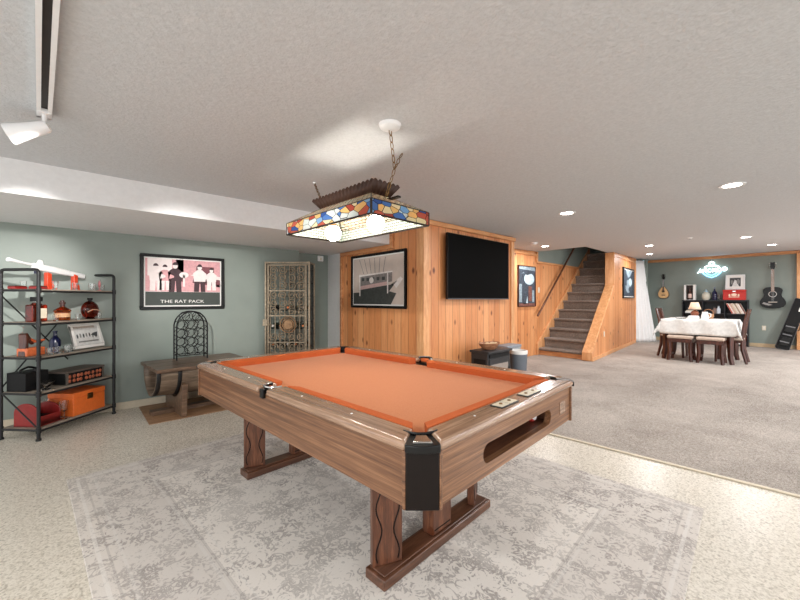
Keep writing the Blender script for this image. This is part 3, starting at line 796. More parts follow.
# second shelf: bottles
def bottle_sq(px, t, lev, w, d, h, neck, mat, label):
    b = item('square_bottle', label, 'bottle', px, t, lev)
    MB().box(-w/2,-d/2,.0,w/2,d/2,h).build('body', M[mat], b, bevel=.012, seg=3)
    MB().lathe([(w*.36,h-.002),(.022,h+.018),(.022,h+neck)], (0,0,0), 20).build('neck', M['clear_glass'], b)
    MB().lathe([(.040,h+neck*.7),(.040,h+neck+.026),(.0005,h+neck+.026)], (0,0,0), 24).build('cap', M['matte_black'], b)
    MB().box(-w*.18,-d/2-.0015,h*.2,w*.40,-d/2-.0002,h*.78).build('label', M['cream_plastic'], b); return b
bottle_sq(.085,.12,1,.125,.08,.15,.04,'red_amber','square dark red whiskey bottle with black cap on the second shelf')
b = item('whiskey_bottle', 'stout round amber whiskey bottle in the middle of the second shelf', 'bottle', .30, .11, 1)
MB().lathe([(.052,0),(.056,.01),(.056,.075),(.064,.085),(.060,.098),(.03,.118),(.018,.128),(.0005,.13)], (0,0,0), 28).build('body', M['amber'], b)
MB().lathe([(.017,.126),(.017,.15),(.024,.152),(.024,.168),(.016,.17),(.014,.185),(.0005,.19)], (0,0,0), 20).build('cap', M['mahogany'], b)
MB().lathe([(.0568,.03),(.0568,.068)], (0,0,0), 28, None, False).build('label', flat('tan_label',(206,160,120),.6), b)
b = item('round_bottle', 'flat round dark red whiskey flask at the right of the second shelf', 'bottle', .575, .11, 1)
m = MB(); m.ball((0,0,.09),.09,28,(1,.5,1)); m.build('body', M['red_amber'], b)
MB().lathe([(.04,0),(.042,.006),(.03,.012)], (0,0,0), 24).build('foot', M['red_amber'], b)
MB().lathe([(.015,.174),(.015,.19),(.022,.191),(.022,.21),(.0005,.21)], (0,0,0), 20).build('cap', M['matte_black'], b)
MB().tube([(-.065,-.041,.07),(-.02,-.049,.095),(.03,-.049,.09),(.07,-.038,.08)], .004, 6).build('label', flat('tan_script',(216,170,140),.6), b)
for px, t, lb in ((.185,.05,'clear shot glass between the square and the stout bottle'),(.40,.06,'clear shot glass between the stout bottle and the flask'),(.44,.24,'clear shot glass behind and left of the round flask'),(.60,.035,'clear shot glass in front of the round flask'),(.69,.14,'clear shot glass at the right end of the second shelf')):
    tumbler(px,t,1,.021,.055,lb)
# third shelf
o = item('wooden_cradle', 'orange brown wooden bottle cradle at left of the third shelf', 'cradle', .085, .17, 2)
MB().box(-.075,-.05,0,.075,.05,.07).build('base', flat('orange_wood',(206,104,58),.4,var=.2), o, bevel=.006)
m = MB(); m.prism([(-.078,.0),(-.05,.0),(-.045,.13),(-.03,.15),(-.05,.20),(-.075,.19),(-.07,.12)],'y',-.035,.035); m.build('back', M['mahogany'], o, bevel=.006)
MB().tube([(-.055,0,.165),(.02,-.01,.12),(.09,-.02,.128)], [.016,.013,.009], 10).build('arm', flat('copper_orange',(196,92,52),.35,.3), o)
MB().tube([(-.05,0,.19),(-.02,0,.14),(.01,0,.10)], [.02,.02,.012], 10).build('handle', M['mahogany'], o)
for px, t, lb in ((.14,.05,'clear tumbler on the third shelf beside the front post'),(.215,.07,'clear tumbler second from the front post on the third shelf'),(.285,.05,'clear tumbler third from the front post on the third shelf'),(.35,.085,'clear tumbler nearest the white picture frame on the third shelf')):
    tumbler(px,t,2,.028,.062,lb)
o = item('blue_bottle', 'cobalt blue bottle behind the white picture frame', 'bottle', .36, .25, 2)
MB().lathe([(.04,0),(.042,.006),(.042,.10),(.02,.135),(.014,.15),(.014,.175),(.018,.178),(.018,.19),(.0005,.19)], (0,0,0), 24).build('body', M['blue_glass'], o)
GR = [flat('print_grey',(130,130,128),.6), flat('print_grey_dark',(70,72,74),.6), flat('print_grey_pale',(216,216,214),.6), flat('print_taupe',(176,164,154),.6)]
def sketch(t, a, b, y):
    it = [(rect(-a,-b,a,b), y, 2), (rect(-a,b-.02,a*.75,b), y-.0013, 3)]
    random.seed(3)
    for i in range(7): x = -a*.8+i*a*.25; it.append((ell(x,.0+random.uniform(-.008,.012),.008,.022), y-.0013, 0 if i%2 else 1))
    it += [(rect(-a*.8,-b*.7,a*.85,-b*.55), y-.0013, 0), ([(a*.3,.0),(a*.8,-.02),(a*.9,.03),(a*.5,.02)], y-.0026, 1)]
    quads(t, 'print', it, GR)
s_f = s_of(89,.12)
wf = wall_frame('picture_frame', 'cream white picture frame with a small grey sketch leaning on the third shelf', 'picture', SHM @ Vector((.545,.125,LEV[2]+.128)), .315, .25, SHA, M['paper'], .03, sketch, .022, .0, pitch=-R(16))
MB().box(-.02,.0,-.12,.02,.006,.06).build('easel_back', M['matte_black'], wf)
# fourth shelf
o = item('speaker_box', 'black box with a curved carrying handle on the fourth shelf', 'box', .115, .235, 3)
MB().box(-.095,-.09,0,.095,.09,.16).build('body', M['matte_black'], o, bevel=.005)
MB().tube([(-.07,0,.158),(-.06,0,.18),(.0,0,.198),(.06,0,.18),(.07,0,.158)], .009, 8).build('handle', M['black'], o); MB().lathe([(.025,.16),(.025,.175),(.012,.185),(.0005,.186)], (.03,-.04,0), 18).build('dial', M['iron'], o)
o = item('glass_bowl', 'clear flared glass bowl at the front of the fourth shelf', 'bowl', .12, .068, 3)
MB().lathe([(.03,0),(.032,.006),(.012,.014),(.03,.03),(.065,.072),(.062,.072),(.026,.034),(.0005,.022)], (0,0,0), 24).build('bowl', M['clear_glass'], o)
o = item('carved_chest', 'flat brown chest with a carved reddish front on the fourth shelf', 'box', .475, .155, 3)
MB().box(-.20,-.11,0,.19,.11,.105).build('body', M['matte_black'], o, bevel=.004); MB().box(-.205,-.115,.105,.195,.115,.122).build('lid', flat('dark_taupe',(92,80,72),.5), o, bevel=.003)
m = MB(); random.seed(5)
for i in range(9):
    for j in range(2):
        m.ball((-.17+i*.04+random.uniform(-.008,.008),-.111,.03+.042*j),.016,10,(1,.25,1.1))
m.build('carving', flat('carved_copper',(176,96,66),.45,.2,var=.3), o)
for x in (-.19,.18): MB().box(x-.010,-.1125,0,x+.010,-.1,.105).build('corner_strap', flat('pewter',(130,124,116),.4,.6), o)
# lowest shelf
o = item('tool_caddy', 'dark red open caddy with dividers on the lowest shelf', 'caddy', .13, .16, 4)
m = MB(); m.box(-.095,-.115,0,.095,.115,.012); m.box(-.095,-.115,.012,.095,-.105,.085)
m.build('tray', M['dark_red'], o, bevel=.003)
arch_ = [(-.115,.0),(.115,.0)]+arc(0,.115,.115,0,180,14,.085)
for x in (-.095,.085): MB().prism(arch_ if x < 0 else [(p[0],p[1]*.86) for p in arch_],'x',x,x+.010).build('end_panel', M['dark_red'], o, bevel=.002)
MB().box(-.085,.103,.012,.085,.115,.12).build('back_panel', M['dark_red'], o, bevel=.002)
for x in (-.04,.0,.04): MB().box(x-.003,-.10,.012,x+.003,.10,.078).build('divider', M['iron'], o)
for i, (px, t, h, lb) in enumerate(((.268,.06,.16,'clear stemmed goblet left of the orange box, nearest the front edge'),(.270,.25,.17,'clear stemmed goblet left of the orange box, furthest back'),(.268,.155,.135,'clear stemmed goblet left of the orange box, midway back on the shelf'))):
    tumbler(px,t,4,.034,h,lb,stem=True)
o = item('storage_box', 'bright orange storage box with gold clasp at right of the lowest shelf', 'box', .485, .15, 4)
MB().box(-.165,-.13,0,.165,.13,.165).build('body', M['orange'], o, bevel=.004); MB().box(-.167,-.132,.166,.167,.132,.215).build('lid', M['orange'], o, bevel=.004)
c_ = MB().box(-.028,-.137,.13,.028,-.131,.185).build('clasp', M['brass'], o, bevel=.002)
MB().lathe([(.012,0),(.012,.006),(.0005,.007)], (0,0,0), 16, Matrix.Translation((0,-.137,.155)) @ Matrix.Rotation(R(90),4,'X')).build('clasp_button', M['brass'], c_)

# ---- half-barrel bench
patch_ = MB().box(.52,4.16,.0005,1.95,4.93,.006).build('floor_patch', wood('brown_patch',(120,88,62),(156,120,88),(178,142,110),(1.5,12,12),.6), bevel=.003)  # thin brown sheet covering the floor under the bench
tag(patch_, 'flat brown patch on the floor under the half barrel bench', 'mat')
bn = thing('barrel_bench', 'bench made of half a wooden barrel against the left green wall', 'bench', (1.02,4.515,.0065), R(4))
m = MB()
for i in range(3): MB().box(-.47,-.35+i*.2345,.478,.47,-.35+i*.2345+.231,.512).build('top_plank', M['bench_wood'], bn, bevel=.004)
# staves: half shell, bulged
def shell(r_in):
    def f(u, v):
        x = -.455+.91*u; bul = 1-.07*(2*u-1)**2; a = math.pi*(1+v)
        return (x, r_in*bul*math.cos(a)*1.03, .476+r_in*bul*math.sin(a))
    return f
m = MB(); m.sheet(shell(.285), 16, 28); m.build('staves', M['barrel_wood'], bn, solid=.022)
for u0 in (.02,.22,.78,.98):
    m = MB()
    def f(u, v, u0=u0):
        uu = u0-.02+.04*u; bul = 1-.07*(2*uu-1)**2; a = math.pi*(1+v); r = .2985
        return (-.455+.91*uu, r*bul*math.cos(a)*1.03, .476+r*bul*math.sin(a))
    m.sheet(f, 2, 28); m.build('hoop', M['iron'], bn, solid=.004)
m = MB(); m.prism([(x,z+.476) for x,z in arc(0,0,.25,180,360,24)],'x',-.12,-.10); m.build('barrel_head', M['dark_brown'], bn)
m = MB(); m.prism([(x,z+.476) for x,z in arc(0,0,.25,180,360,24)],'x',.31,.33); m.build('barrel_head', M['dark_brown'], bn)
for x in (-.22,.24):
    cut = arc(0,.476,.318,205,335,14)
    m = MB(); m.prism([(-.30,0),(.30,0),(.335,.33)]+cut[::-1]+[(-.335,.33)],'x',x-.025,x+.025); m.build('cradle_leg', M['bench_wood'], bn, bevel=.004)
MB().box(-.45,-.06,0,.45,.06,.04).build('base_rail', M['bench_wood'], bn, bevel=.004)

# ---- arched table wine rack on the bench
wr = thing('arched_wine_rack', 'small arched black wrought iron wine rack standing on the barrel bench', 'wine rack', (.99,4.72,.519))
for y in (-.075,.075):
    pts = [(-.155,y,0),(-.155,y,.37)] + [(x,y,z) for x,z in arc(0,.37,.155,172,8,16,.175)] + [(.155,y,.37),(.155,y,0)]
    MB().tube(pts, .0075, 8).build('arch', M['black_iron'], wr)
m = MB()
for z in (.05,.37): 
    for x in (-.155,.155): m.tube([(x,-.075,z),(x,.075,z)],.005,6)
m.tube([(-.155,-.075,.05),(.155,-.075,.05)],.005,6); m.tube([(-.155,.075,.05),(.155,.075,.05)],.005,6); m.tube([(0,-.075,.545),(0,.075,.545)],.005,6)
m.build('crossbar', M['black_iron'], wr)
for y in (-.075,.075):
    m = MB()
    for j in range(5):
        for i in range(3 if j < 4 else 2):
            x = (-.10+.10*i) if j < 4 else (-.05+.10*i); z = .10+.097*j
            m.tube([(x+.052*math.cos(q), y, z+.050*math.sin(q)) for q in [2*math.pi*k/18 for k in range(18)]], .0035, 6, closed=True)
    m.build('bottle_rings', M['black_iron'], wr)
m = MB()
for x in (-.05,.05):
    m.tube([(x+.018*math.sin(k*.9), -.075, .06+.46*k/30) for k in range(31)], .0035, 6)
    m.tube([(x+.018*math.sin(k*.9), .075, .06+.46*k/30) for k in range(31)], .0035, 6)
m.build('scrolls', M['black_iron'], wr)

# ---- tall wine cage in the corner
cA = Vector(cam2room(-.375*4.9,4.9)+(0,)); cB = Vector(cam2room(-.25*4.9,4.9)+(0,))
wdt = (cB-cA).length; rz = math.atan2((cB-cA).y,(cB-cA).x)
wc = thing('wine_cage', 'tall bronzed scrollwork wine rack cabinet standing in the corner', 'wine rack', (cA.x,cA.y,0), rz)
H = 1.717; D = .27; w = wdt-.0
for x in (0.01,w-.01):
    for y in (0,D): MB().box(x-.012,y-.012,0,x+.012,y+.012,H).build('post', M['bronze_iron'], wc, bevel=.003)
m = MB()
for z in (.08,H-.015):
    m.box(0,-.011,z-.011,w,.011,z+.011); m.box(0,D-.011,z-.011,w,D+.011,z+.011)
    for x in (.01,w-.01): m.box(x-.009,0,z-.01,x+.009,D,z+.01)
m.build('frame_rail', M['bronze_iron'], wc)
dr = None
m = MB()
for x in (.05,w-.05): m.box(x-.009,-.022,.10,x+.009,-.004,H-.04)
for z in (.11,.62,.98,1.32,H-.05): m.box(.05,-.021,z-.008,w-.05,-.005,z+.008)
dr = m.build('door', M['bronze_iron'], wc)
m = MB()
def spiral(cx, cz, r, turns, a0, s=1, n=40):
    return [(cx+(r*(1-.85*k/n))*math.cos(a0+s*2*math.pi*turns*k/n), -.013, cz+(r*(1-.85*k/n))*math.sin(a0+s*2*math.pi*turns*k/n)) for k in range(n+1)]
for cz in (.20,.32,.44,.56,.70,1.04,1.15,1.26,1.39,1.50,1.60):
    for cx, s in ((w*.20,1),(w*.40,-1),(w*.60,1),(w*.80,-1)):
        m.tube(spiral(cx,cz,.058,1.6,random.uniform(0,6),s), .0075, 6)
for i in range(8):
    x = .075+(w-.15)*i/7; m.tube([(x,-.008,.11),(x,-.008,H-.05)], .007, 6)
m.build('scrollwork', M['bronze_iron'], dr)
m = MB()
for r_ in (.105,.075): m.tube([(w*.52+r_*math.cos(q),-.016,.86+r_*math.sin(q)) for q in [2*math.pi*k/32 for k in range(32)]], .008, 8, closed=True)
m.lathe([(.0005,-.006),(.062,-.006),(.062,.006),(.0005,.006)], (0,0,0), 28, Matrix.Translation((w*.52,-.016,.86)) @ Matrix.Rotation(R(90),4,'X'))
m.build('medallion', flat('bronze_medallion',(150,116,84),.45,.5,var=.25), dr)
m = MB(); m.tube([(-.03,-.02,.86),(.10,-.022,.86)], .008, 8); m.box(-.02,-.03,.845,.04,-.01,.93); m.build('latch', M['bronze_iron'], dr)
m = MB()
for i in range(7):
    y = D*i/6
    for x in (.01,w-.01): m.tube([(x,y,.08),(x,y,H-.02)], .004, 6)
for i in range(8):
    x = .03+(w-.06)*i/7; m.tube([(x,D,.08),(x,D,H-.02)], .004, 6)
for i in range(9):
    z = .16+1.45*i/8; m.tube([(.02,D,z),(w-.02,D,z)], .004, 6)
    for x in (.01,w-.01): m.tube([(x,.0,z),(x,D,z+.05)], .004, 6)
m.build('side_bars', M['black_iron'], wc)
zs_ = (.30,.55,.80,1.05)
m = MB()
for z in zs_:
    for y in (.06,.20): m.tube([(.015,y,z),(w-.015,y,z)], .005, 6)
m.build('bottle_rest', M['black_iron'], wc)
# bottles lying in the cage, necks to the front
CM = Matrix.Translation((cA.x,cA.y,0)) @ Matrix.Rotation(rz,4,'Z')
bg = [flat('wine_black_glass',(20,22,20),.12), flat('wine_green_glass',(34,50,32),.12)]
foil = [flat('foil_black',(30,28,30),.3), flat('foil_white',(214,208,200),.3), flat('foil_copper',(190,110,60),.3,.4)]
first = None
rows = ['lowest','second lowest','second highest','highest']; colm = ['far left','second from left','middle','second from right','far right']
protos = {}
for r_i, z in enumerate(zs_):
    for c_i in range(5):
        if (r_i, c_i) in ((3,1),(3,3),(0,2)): continue
        f_i = (r_i*2+c_i) % 3; x = .10+(w-.20)*c_i/4
        lb = 'wine bottle with %s foil in the corner wine cage, %s row, %s' % (('black','white','copper')[f_i], rows[r_i], colm[c_i])
        p = CM @ Vector((x,.135,z+.0415))
        if f_i not in protos:
            t = thing('wine_bottle', lb, 'bottle', p, rz, 'wine bottles lying in the corner cage'); MM = Matrix.Rotation(R(90),4,'X')
            MB().lathe([(.0005,-.12),(.034,-.12),(.0365,-.112),(.0365,.03),(.016,.07),(.0145,.075)], (0,0,0), 20, MM).build('body', bg[f_i%2], t)
            MB().lathe([(.0148,.072),(.0148,.125),(.0005,.126)], (0,0,0), 16, MM).build('foil', foil[f_i], t)
            protos[f_i] = t
        else: dup(protos[f_i], p, rz, lb)
# motion sensor high in the recess
sn = thing('motion_sensor', 'small white motion sensor high on the green wall beside the white pier', 'sensor', (2.93,5.19,1.86))
MB().box(-.05,-.035,-.045,.05,-.002,.045).build('case', M['white'], sn, bevel=.012, seg=3); MB().ball((0,-.036,-.008),.018,14,(1,.35,1)).build('eye', M['cream_plastic'], sn)

# ---- track light
tr = thing('track_light', 'white ceiling track rail with a dark slot and one bullet lamp', 'light', (-.067,1.6,2.16), R(3.1))
m = MB(); m.box(-.028,-2.0,-.03,-.012,1.0,0); m.box(.012,-2.0,-.03,.028,1.0,0); m.box(-.028,-2.0,-.006,.028,1.0,0); m.box(-.028,.985,-.03,.028,1.0,0); m.build('rail', M['white'], tr)
MB().box(-.012,-2.0,-.014,.012,.985,-.0065).build('slot', flat('slot_brown',(40,32,28),.5), tr)
hd = Vector((-.0,1.02,-.14)); dirv = Vector((-.84,.30,-.42)).normalized()
def head(y, dv, name='lamp_head'):
    q = Vector((0,0,1)).rotation_difference(dv).to_matrix().to_4x4(); p0 = Vector((-.01,y,-.105))
    MM = Matrix.Translation(p0) @ q
    h_ = MB().lathe([(.0005,-.03),(.024,-.03),(.030,-.015),(.038,.06),(.050,.125),(.050,.13),(.046,.13),(.036,.06)], (0,0,0), 28, MM, False).build(name, M['white'], tr)
    MB().lathe([(.0005,.122),(.047,.122)], (0,0,0), 28, MM, False).build('lamp_lens', M['lens'], h_)
    m = MB(); m.tube([(0,y,-.0),(0,y,-.07)], .009, 8); m.box(-.022,y-.03,-.035,.022,y+.03,-.016); m.build('lamp_stem', M['white'], h_)
head(.93, dirv)
# ================================================================ CENTRE
# picture on the left pine face (X = 3.08, seen from -X): local x runs towards -Y
y0, za_ = on_X(352.5,257,3.08); y1, zb_ = on_X(407.4,248,3.08); _, zc_ = on_X(352.5,307.2,3.08); _, zd_ = on_X(407.4,309.2,3.08)
PB = [flat('photo_sky',(204,190,180),.6,var=.06,vs=8), flat('photo_mid',(132,126,124),.6,var=.25,vs=40), flat('photo_dark',(62,66,64),.6,var=.25,vs=30), flat('photo_pale',(228,222,218),.6), flat('photo_pink',(206,172,168),.6,var=.1)]
def ferry(t, a, b, y):
    it = [(rect(-a,-b,a,b), y, 0), ([(-a,-b),(a*.55,-b),(a*.75,-b*.55),(a*.35,-b*.42),(-a,-b*.5)], y-.0013, 2),
          ([(-a*.75,-b*.38),(a*.55,-b*.2),(a*.8,-b*.02),(a*.5,-b*.45),(-a*.7,-b*.62)], y-.0026, 2), ([(-a*.72,-b*.25),(a*.6,-b*.08),(a*.6,b*.30),(-a*.72,b*.22)], y-.0026, 1),
          ([(-a*.72,-b*.38),(a*.45,-b*.2),(a*.45,-b*.06),(-a*.72,-b*.22)], y-.0039, 4), ([(-a*.74,b*.2),(a*.62,b*.3),(a*.62,b*.36),(-a*.74,b*.26)], y-.0039, 3), (ell(-a*.2,b*.02,a*.09,b*.13), y-.0052, 3),
          (rect(a*.42,-b*.55,a*.46,b*.35), y-.0052, 3), (rect(-a*.72,-b*.65,-a*.68,b*.3), y-.0052, 3), ([(a*.75,-b*.35),(a*.98,0),(a*.9,b*.1),(a*.62,-b*.15)], y-.0026, 3)]
    for i in range(6):
        x = -a*.55+i*a*.16; it.append(([(x,b*.32),(x+.012,b*.32),(x-.09+i*.03,b*.95),(x-.1+i*.03,b*.95)], y-.0013, 1))
    for i in range(5):
        x = -a*.62+i*a*.21; it.append((rect(x,-b*.0,x+a*.11,b*.14), y-.0039, 2))
    quads(t, 'print', it, PB)
wall_frame('framed_photograph', 'black framed grey toned photograph on the pine wall left of the television', 'picture', (3.08,(y0+y1)/2,(za_+zb_+zc_+zd_)/4), abs(y0-y1), (za_+zb_-zc_-zd_)/2, R(-90), M['black'], .035, ferry, .03, .018, group=GP)
# television on Y = 3.0, standing off the wall
Yt = 2.91
x0, a0 = on_Y(447.8,231.8,Yt); x1, a1 = on_Y(508.8,243.8,Yt); _, b0 = on_Y(447.8,299.2,Yt); _, b1 = on_Y(508.8,299.2,Yt)
tx, tz, tw, th = (x0+x1)/2, (a0+a1+b0+b1)/4, x1-x0, (a0+a1-b0-b1)/2
tv = thing('television', 'large black flat screen television mounted on the pine wall', 'television', (tx,3.0,tz))
MB().box(-tw/2,-.09,-th/2,tw/2,-.055,th/2).build('housing', M['black'], tv, bevel=.004)
MB().box(-tw/2+.008,-.0915,-th/2+.014,tw/2-.008,-.0895,th/2-.008).build('screen', M['tv_black'], tv)
MB().box(-tw/2,-.092,-th/2-.002,tw/2,-.0888,-th/2+.011).build('bottom_bezel', flat('bezel_grey',(70,70,72),.4), tv)
m = MB(); m.box(-.22,-.055,-.2,.22,-.035,.2); m.box(-.16,-.035,-.15,.16,-.002,.15); m.build('wall_mount', M['matte_black'], tv)
# stove
sv = thing('electric_stove', 'small charcoal stove style heater standing before the pine wall', 'heater', (4.03,2.70,.010))
bw, bd, bh = .27, .14, .545
MB().box(-bw+.02,-bd+.02,.05,bw-.02,bd-.01,bh-.03).build('body', M['stove_grey'], sv, bevel=.006)
MB().box(-bw-.005,-bd-.012,bh-.03,bw+.005,bd,bh+.0).build('top_plate', M['stove_grey'], sv, bevel=.008)
for x in (-bw+.04,bw-.04):
    for y in (-bd+.04,bd-.04): MB().tube([(x,y,.06),(x*1.04,y*1.06,0)], [.02,.014], 10).build('leg', M['stove_grey'], sv)
dd = MB().box(-bw+.05,-bd+.008,.10,bw-.05,-bd+.02,bh-.10).build('door', M['stove_grey'], sv, bevel=.004)
MB().prism(rect(-bw+.08,.14,bw-.08,bh-.17)+[],'y',-bd+.004,-bd+.0085).build('door_glass', flat('stove_glass',(150,140,132),.12,coat=.5), dd)
MB().box(-bw+.05,-bd+.004,bh-.085,bw-.05,-bd+.02,bh-.045).build('vent_grille', M['matte_black'], sv)
MB().lathe([(.012,0),(.012,.02),(.0005,.021)], (0,0,0), 14, Matrix.Translation((bw-.07,-bd+.008,.30)) @ Matrix.Rotation(R(90),4,'X')).build('door_knob', M['iron'], dd)
m = MB(); m.box(-bw+.0195,-.09,.12,-bw+.017,.09,.44); m.build('side_panel', M['matte_black'], sv)
bo = thing('wooden_bowl', 'oval carved brown bowl resting on top of the charcoal heater', 'bowl', (3.98,2.69,.556))
m = MB(); m.lathe([(.0005,0),(.10,0),(.13,.02),(.185,.075),(.19,.085),(.178,.085),(.12,.03),(.0005,.014)], (0,0,0), 32, Matrix.Diagonal((1,.55,1,1))); m.build('bowl', wood('bowl_wood',(112,70,46),(156,104,72),(190,140,104),(6,6,20),.45), bo)
m = MB(); random.seed(9)
for i in range(9): m.ball((random.uniform(-.11,.11),random.uniform(-.04,.04),.062+random.uniform(0,.012)),.03,10,(1.2,.9,.7))
o = m.build('potpourri', flat('potpourri_tan',(206,176,140),.8,var=.25), bo); o['kind'] = 'stuff'
# bins
bn_ = thing('waste_bin', 'slate grey waste bin with a white liner beside the charcoal heater', 'bin', (4.58,2.62,.010))
MB().lathe([(.0005,.0),(.095,.0),(.118,.47),(.112,.47),(.09,.012),(.0005,.012)], (0,0,0), 28).build('body', M['bin_grey'], bn_)
MB().lathe([(.113,.43),(.120,.445),(.121,.485),(.108,.486),(.10,.45)], (0,0,0), 28, None, False).build('liner', M['paper'], bn_)
b2 = thing('storage_bin', 'pale grey lidded box standing behind the slate grey waste bin', 'box', (4.72,2.86,.010))
MB().box(-.19,-.1,0,.17,.1,.49).build('body', flat('pale_grey_plastic',(168,172,176),.5), b2, bevel=.01); MB().box(-.20,-.108,.49,.18,.108,.53).build('lid', flat('lid_grey',(140,146,154),.5), b2, bevel=.008)
# canvas on the stair wall (Y = 3.7)
x0, a0 = on_Y(517.3,265.2,3.8); x1, a1 = on_Y(534.4,266.6,3.8); _, b0 = on_Y(517.3,306.8,3.8); _, b1 = on_Y(534.4,306.4,3.8)
CV = [flat('canvas_night',(58,68,80),.6,var=.55,vs=28), flat('canvas_moon',(190,212,222),.6,var=.2,vs=25), flat('canvas_red',(122,76,66),.6,var=.5,vs=30), flat('canvas_pale',(140,156,166),.6,var=.4,vs=30)]
def moonart(t, a, b, y):
    it = [(rect(-a,-b,a,b), y, 0), (ell(a*.3,b*.38,a*.62,b*.30,20), y-.0013, 1), ([(-a,b*.6),(a,b*.75),(a,b),(-a,b)], y-.0026, 3), ([(-a,b*.5),(-a*.4,b*.7),(a*.0,b*.55),(a*.9,b*.72),(a,b*.8),(-a,b*.85)], y-.0039, 0),
          ([(-a*.2,-b*.1),(-a*.35,b*.25),(-a*.1,b*.1)], y-.0039, 0), (rect(-a*.45,-b*.9,-a*.05,b*.05), y-.0026, 0), (rect(a*.2,-b*.75,a*.6,0), y-.0026, 2), ([(-a*.1,-b*.85),(a*.1,-b*.85),(a*.05,-b*.5)], y-.0039, 1),
          (rect(-a,-b,a,-b*.86), y-.0026, 2), (rect(-a*.95,-b*.8,-a*.6,b*.1), y-.0026, 3), (rect(a*.65,-b*.8,a*.9,-b*.2), y-.0026, 3)]
    quads(t, 'print', it, CV)
wall_frame('canvas_print', 'tall dark canvas print with a pale moon on the pine wall left of the stairs', 'picture', ((x0+x1)/2,3.8,(a0+a1+b0+b1)/4), x1-x0, (a0+a1-b0-b1)/2, 0, M['mahogany'], .012, moonart, .035, group=GP)
def plate(name, label, cat, c, yaw, kind):
    t = thing(name, label, cat, c, yaw); MB().box(-.036,-.007,-.058,.036,-.001,.058).build('cover_plate', M['cream_plastic'], t, bevel=.003)
    if kind == 's': MB().box(-.009,-.016,-.012,.009,-.007,.014).build('toggle', M['white'], t, bevel=.002)
    else:
        for z in (-.022,.022): MB().lathe([(.0005,.0),(.016,0),(.016,.003),(.0005,.003)], (0,0,0), 16, Matrix.Translation((0,-.0072,z)) @ Matrix.Rotation(R(90),4,'X')).build('socket_face', M['paper'], t)
x0, a0 = on_Y(538.7,290,3.8); plate('light_switch','cream light switch on the pine wall beside the tall canvas','switch',(x0,3.8,a0),0,'s')
def on_P(px, py):                       # point on the skewed stair wall
    k = (px-400)/360
    d = (2.67-.0902*7.36)/(S48-C48*k-.0902*(C48+S48*k)); X, Y = cam2room(k*d,d); return X, Y, CAM_H+(299.5-py)*d/360
p = on_P(604,334); plate('wall_outlet','cream electrical outlet low on the pine stair wall','outlet',p,ang,'o')
p0, p1, p2, p3 = on_P(622.3,267.8), on_P(633.2,269), on_P(622.3,298.8), on_P(633.2,297.6)
def guitarart(t, a, b, y):
    it = [(rect(-a,-b,a,b), y, 0), (ell(-a*.1,-b*.25,a*.55,b*.5,16), y-.0013, 3), (ell(a*.3,b*.1,a*.35,b*.3), y-.0026, 1), ([(-a*.6,b),(a*.7,b),(a*.2,b*.5),(-a*.2,b*.4)], y-.0026, 3), (rect(-a*.7,-b*.2,-a*.4,b*.7), y-.0026, 0), (ell(a*.25,-b*.45,a*.3,b*.2), y-.0039, 0)]
    quads(t, 'print', it, CV)
wall_frame('framed_print', 'narrow dark framed print on the pine stair wall beside the white curtain', 'picture', ((p0[0]+p1[0])/2,(p0[1]+p1[1])/2,(p0[2]+p1[2]+p2[2]+p3[2])/4), math.hypot(p1[0]-p0[0],p1[1]-p0[1]), (p0[2]+p1[2]-p2[2]-p3[2])/2, ang, M['black'], .03, guitarart, .03, .02, group=GP)
# smoke alarm + small ceiling sensor
def ceil_at(px, py):
    z = 2.2
    for _ in range(8):
        X, Y, _q = on_z(px,py,z); z = zc(X)
    return X, Y, z
p = ceil_at(533.5,242.5); sa = thing('smoke_alarm','round white smoke alarm on the ceiling near the stair opening','smoke alarm',p)
MB().lathe([(.0005,-.042),(.045,-.042),(.058,-.034),(.065,-.012),(.065,.001)], (0,0,0), 28).build('housing', M['white'], sa); MB().lathe([(.0005,-.046),(.012,-.046),(.014,-.042)], (0,0,0), 14).build('test_button', M['cream_plastic'], sa)
p = ceil_at(690,237.5); sa = thing('ceiling_sensor','tiny white disc on the ceiling between the downlights at far right','sensor',p)
MB().lathe([(.0005,-.02),(.02,-.02),(.035,-.006),(.04,.0)], (0,0,0), 20).build('housing', M['white'], sa); MB().lathe([(.0005,-.03),(.012,-.03),(.012,-.02)], (0,0,0), 14).build('head', M['chrome'], sa)

# ================================================================ FAR RIGHT
cu = thing('curtain','white floor length curtain hanging beside the far green wall','curtain',(11.52,3.12,.0))
def cf(u, v):
    f = (1-v)**1.2; dx = .43+.27*f; dy = -.17-.24*f
    wv = (.020+.014*f)*math.sin(u*2*math.pi*6.5)+.015*f*math.sin(u*9)
    return (u*dx+wv*.4, u*dy+wv, .014+v*(2.29-.014))
MB().sheet(cf, 110, 24).build('drape', M['curtain'], cu, solid=.004, smooth=80)
MB().tube([(-.03,.02,2.30),(.46,-.18,2.30)], .010, 10).build('rod', M['chrome'], cu)
# dining table
TX0, TX1, TY0, TY1, TZ = 8.82, 9.72, .79, 1.88, .80
dt = thing('dining_table','dark wood dining table under a white cloth by the far green wall','table',((TX0+TX1)/2,(TY0+TY1)/2,.010))
hx, hy = (TX1-TX0)/2, (TY1-TY0)/2
MB().box(-hx,-hy,.76,hx,hy,.79).build('tabletop', M['mahogany'], dt, bevel=.006)
MB().box(-hx+.05,-hy+.05,.67,hx-.05,hy-.05,.76).build('apron', M['mahogany'], dt, bevel=.004)
for sx_ in (1,-1):
    for sy_ in (1,-1):
        x, y = sx_*(hx-.06), sy_*(hy-.06)
        m = MB(); m.tube([(x,y,.68),(x,y,.35),(x+sx_*.006,y+sy_*.006,.12),(x+sx_*.03,y+sy_*.03,0)], [.052,.05,.042,.036], 4); m.build('leg', M['mahogany'], dt, bevel=.004)
        
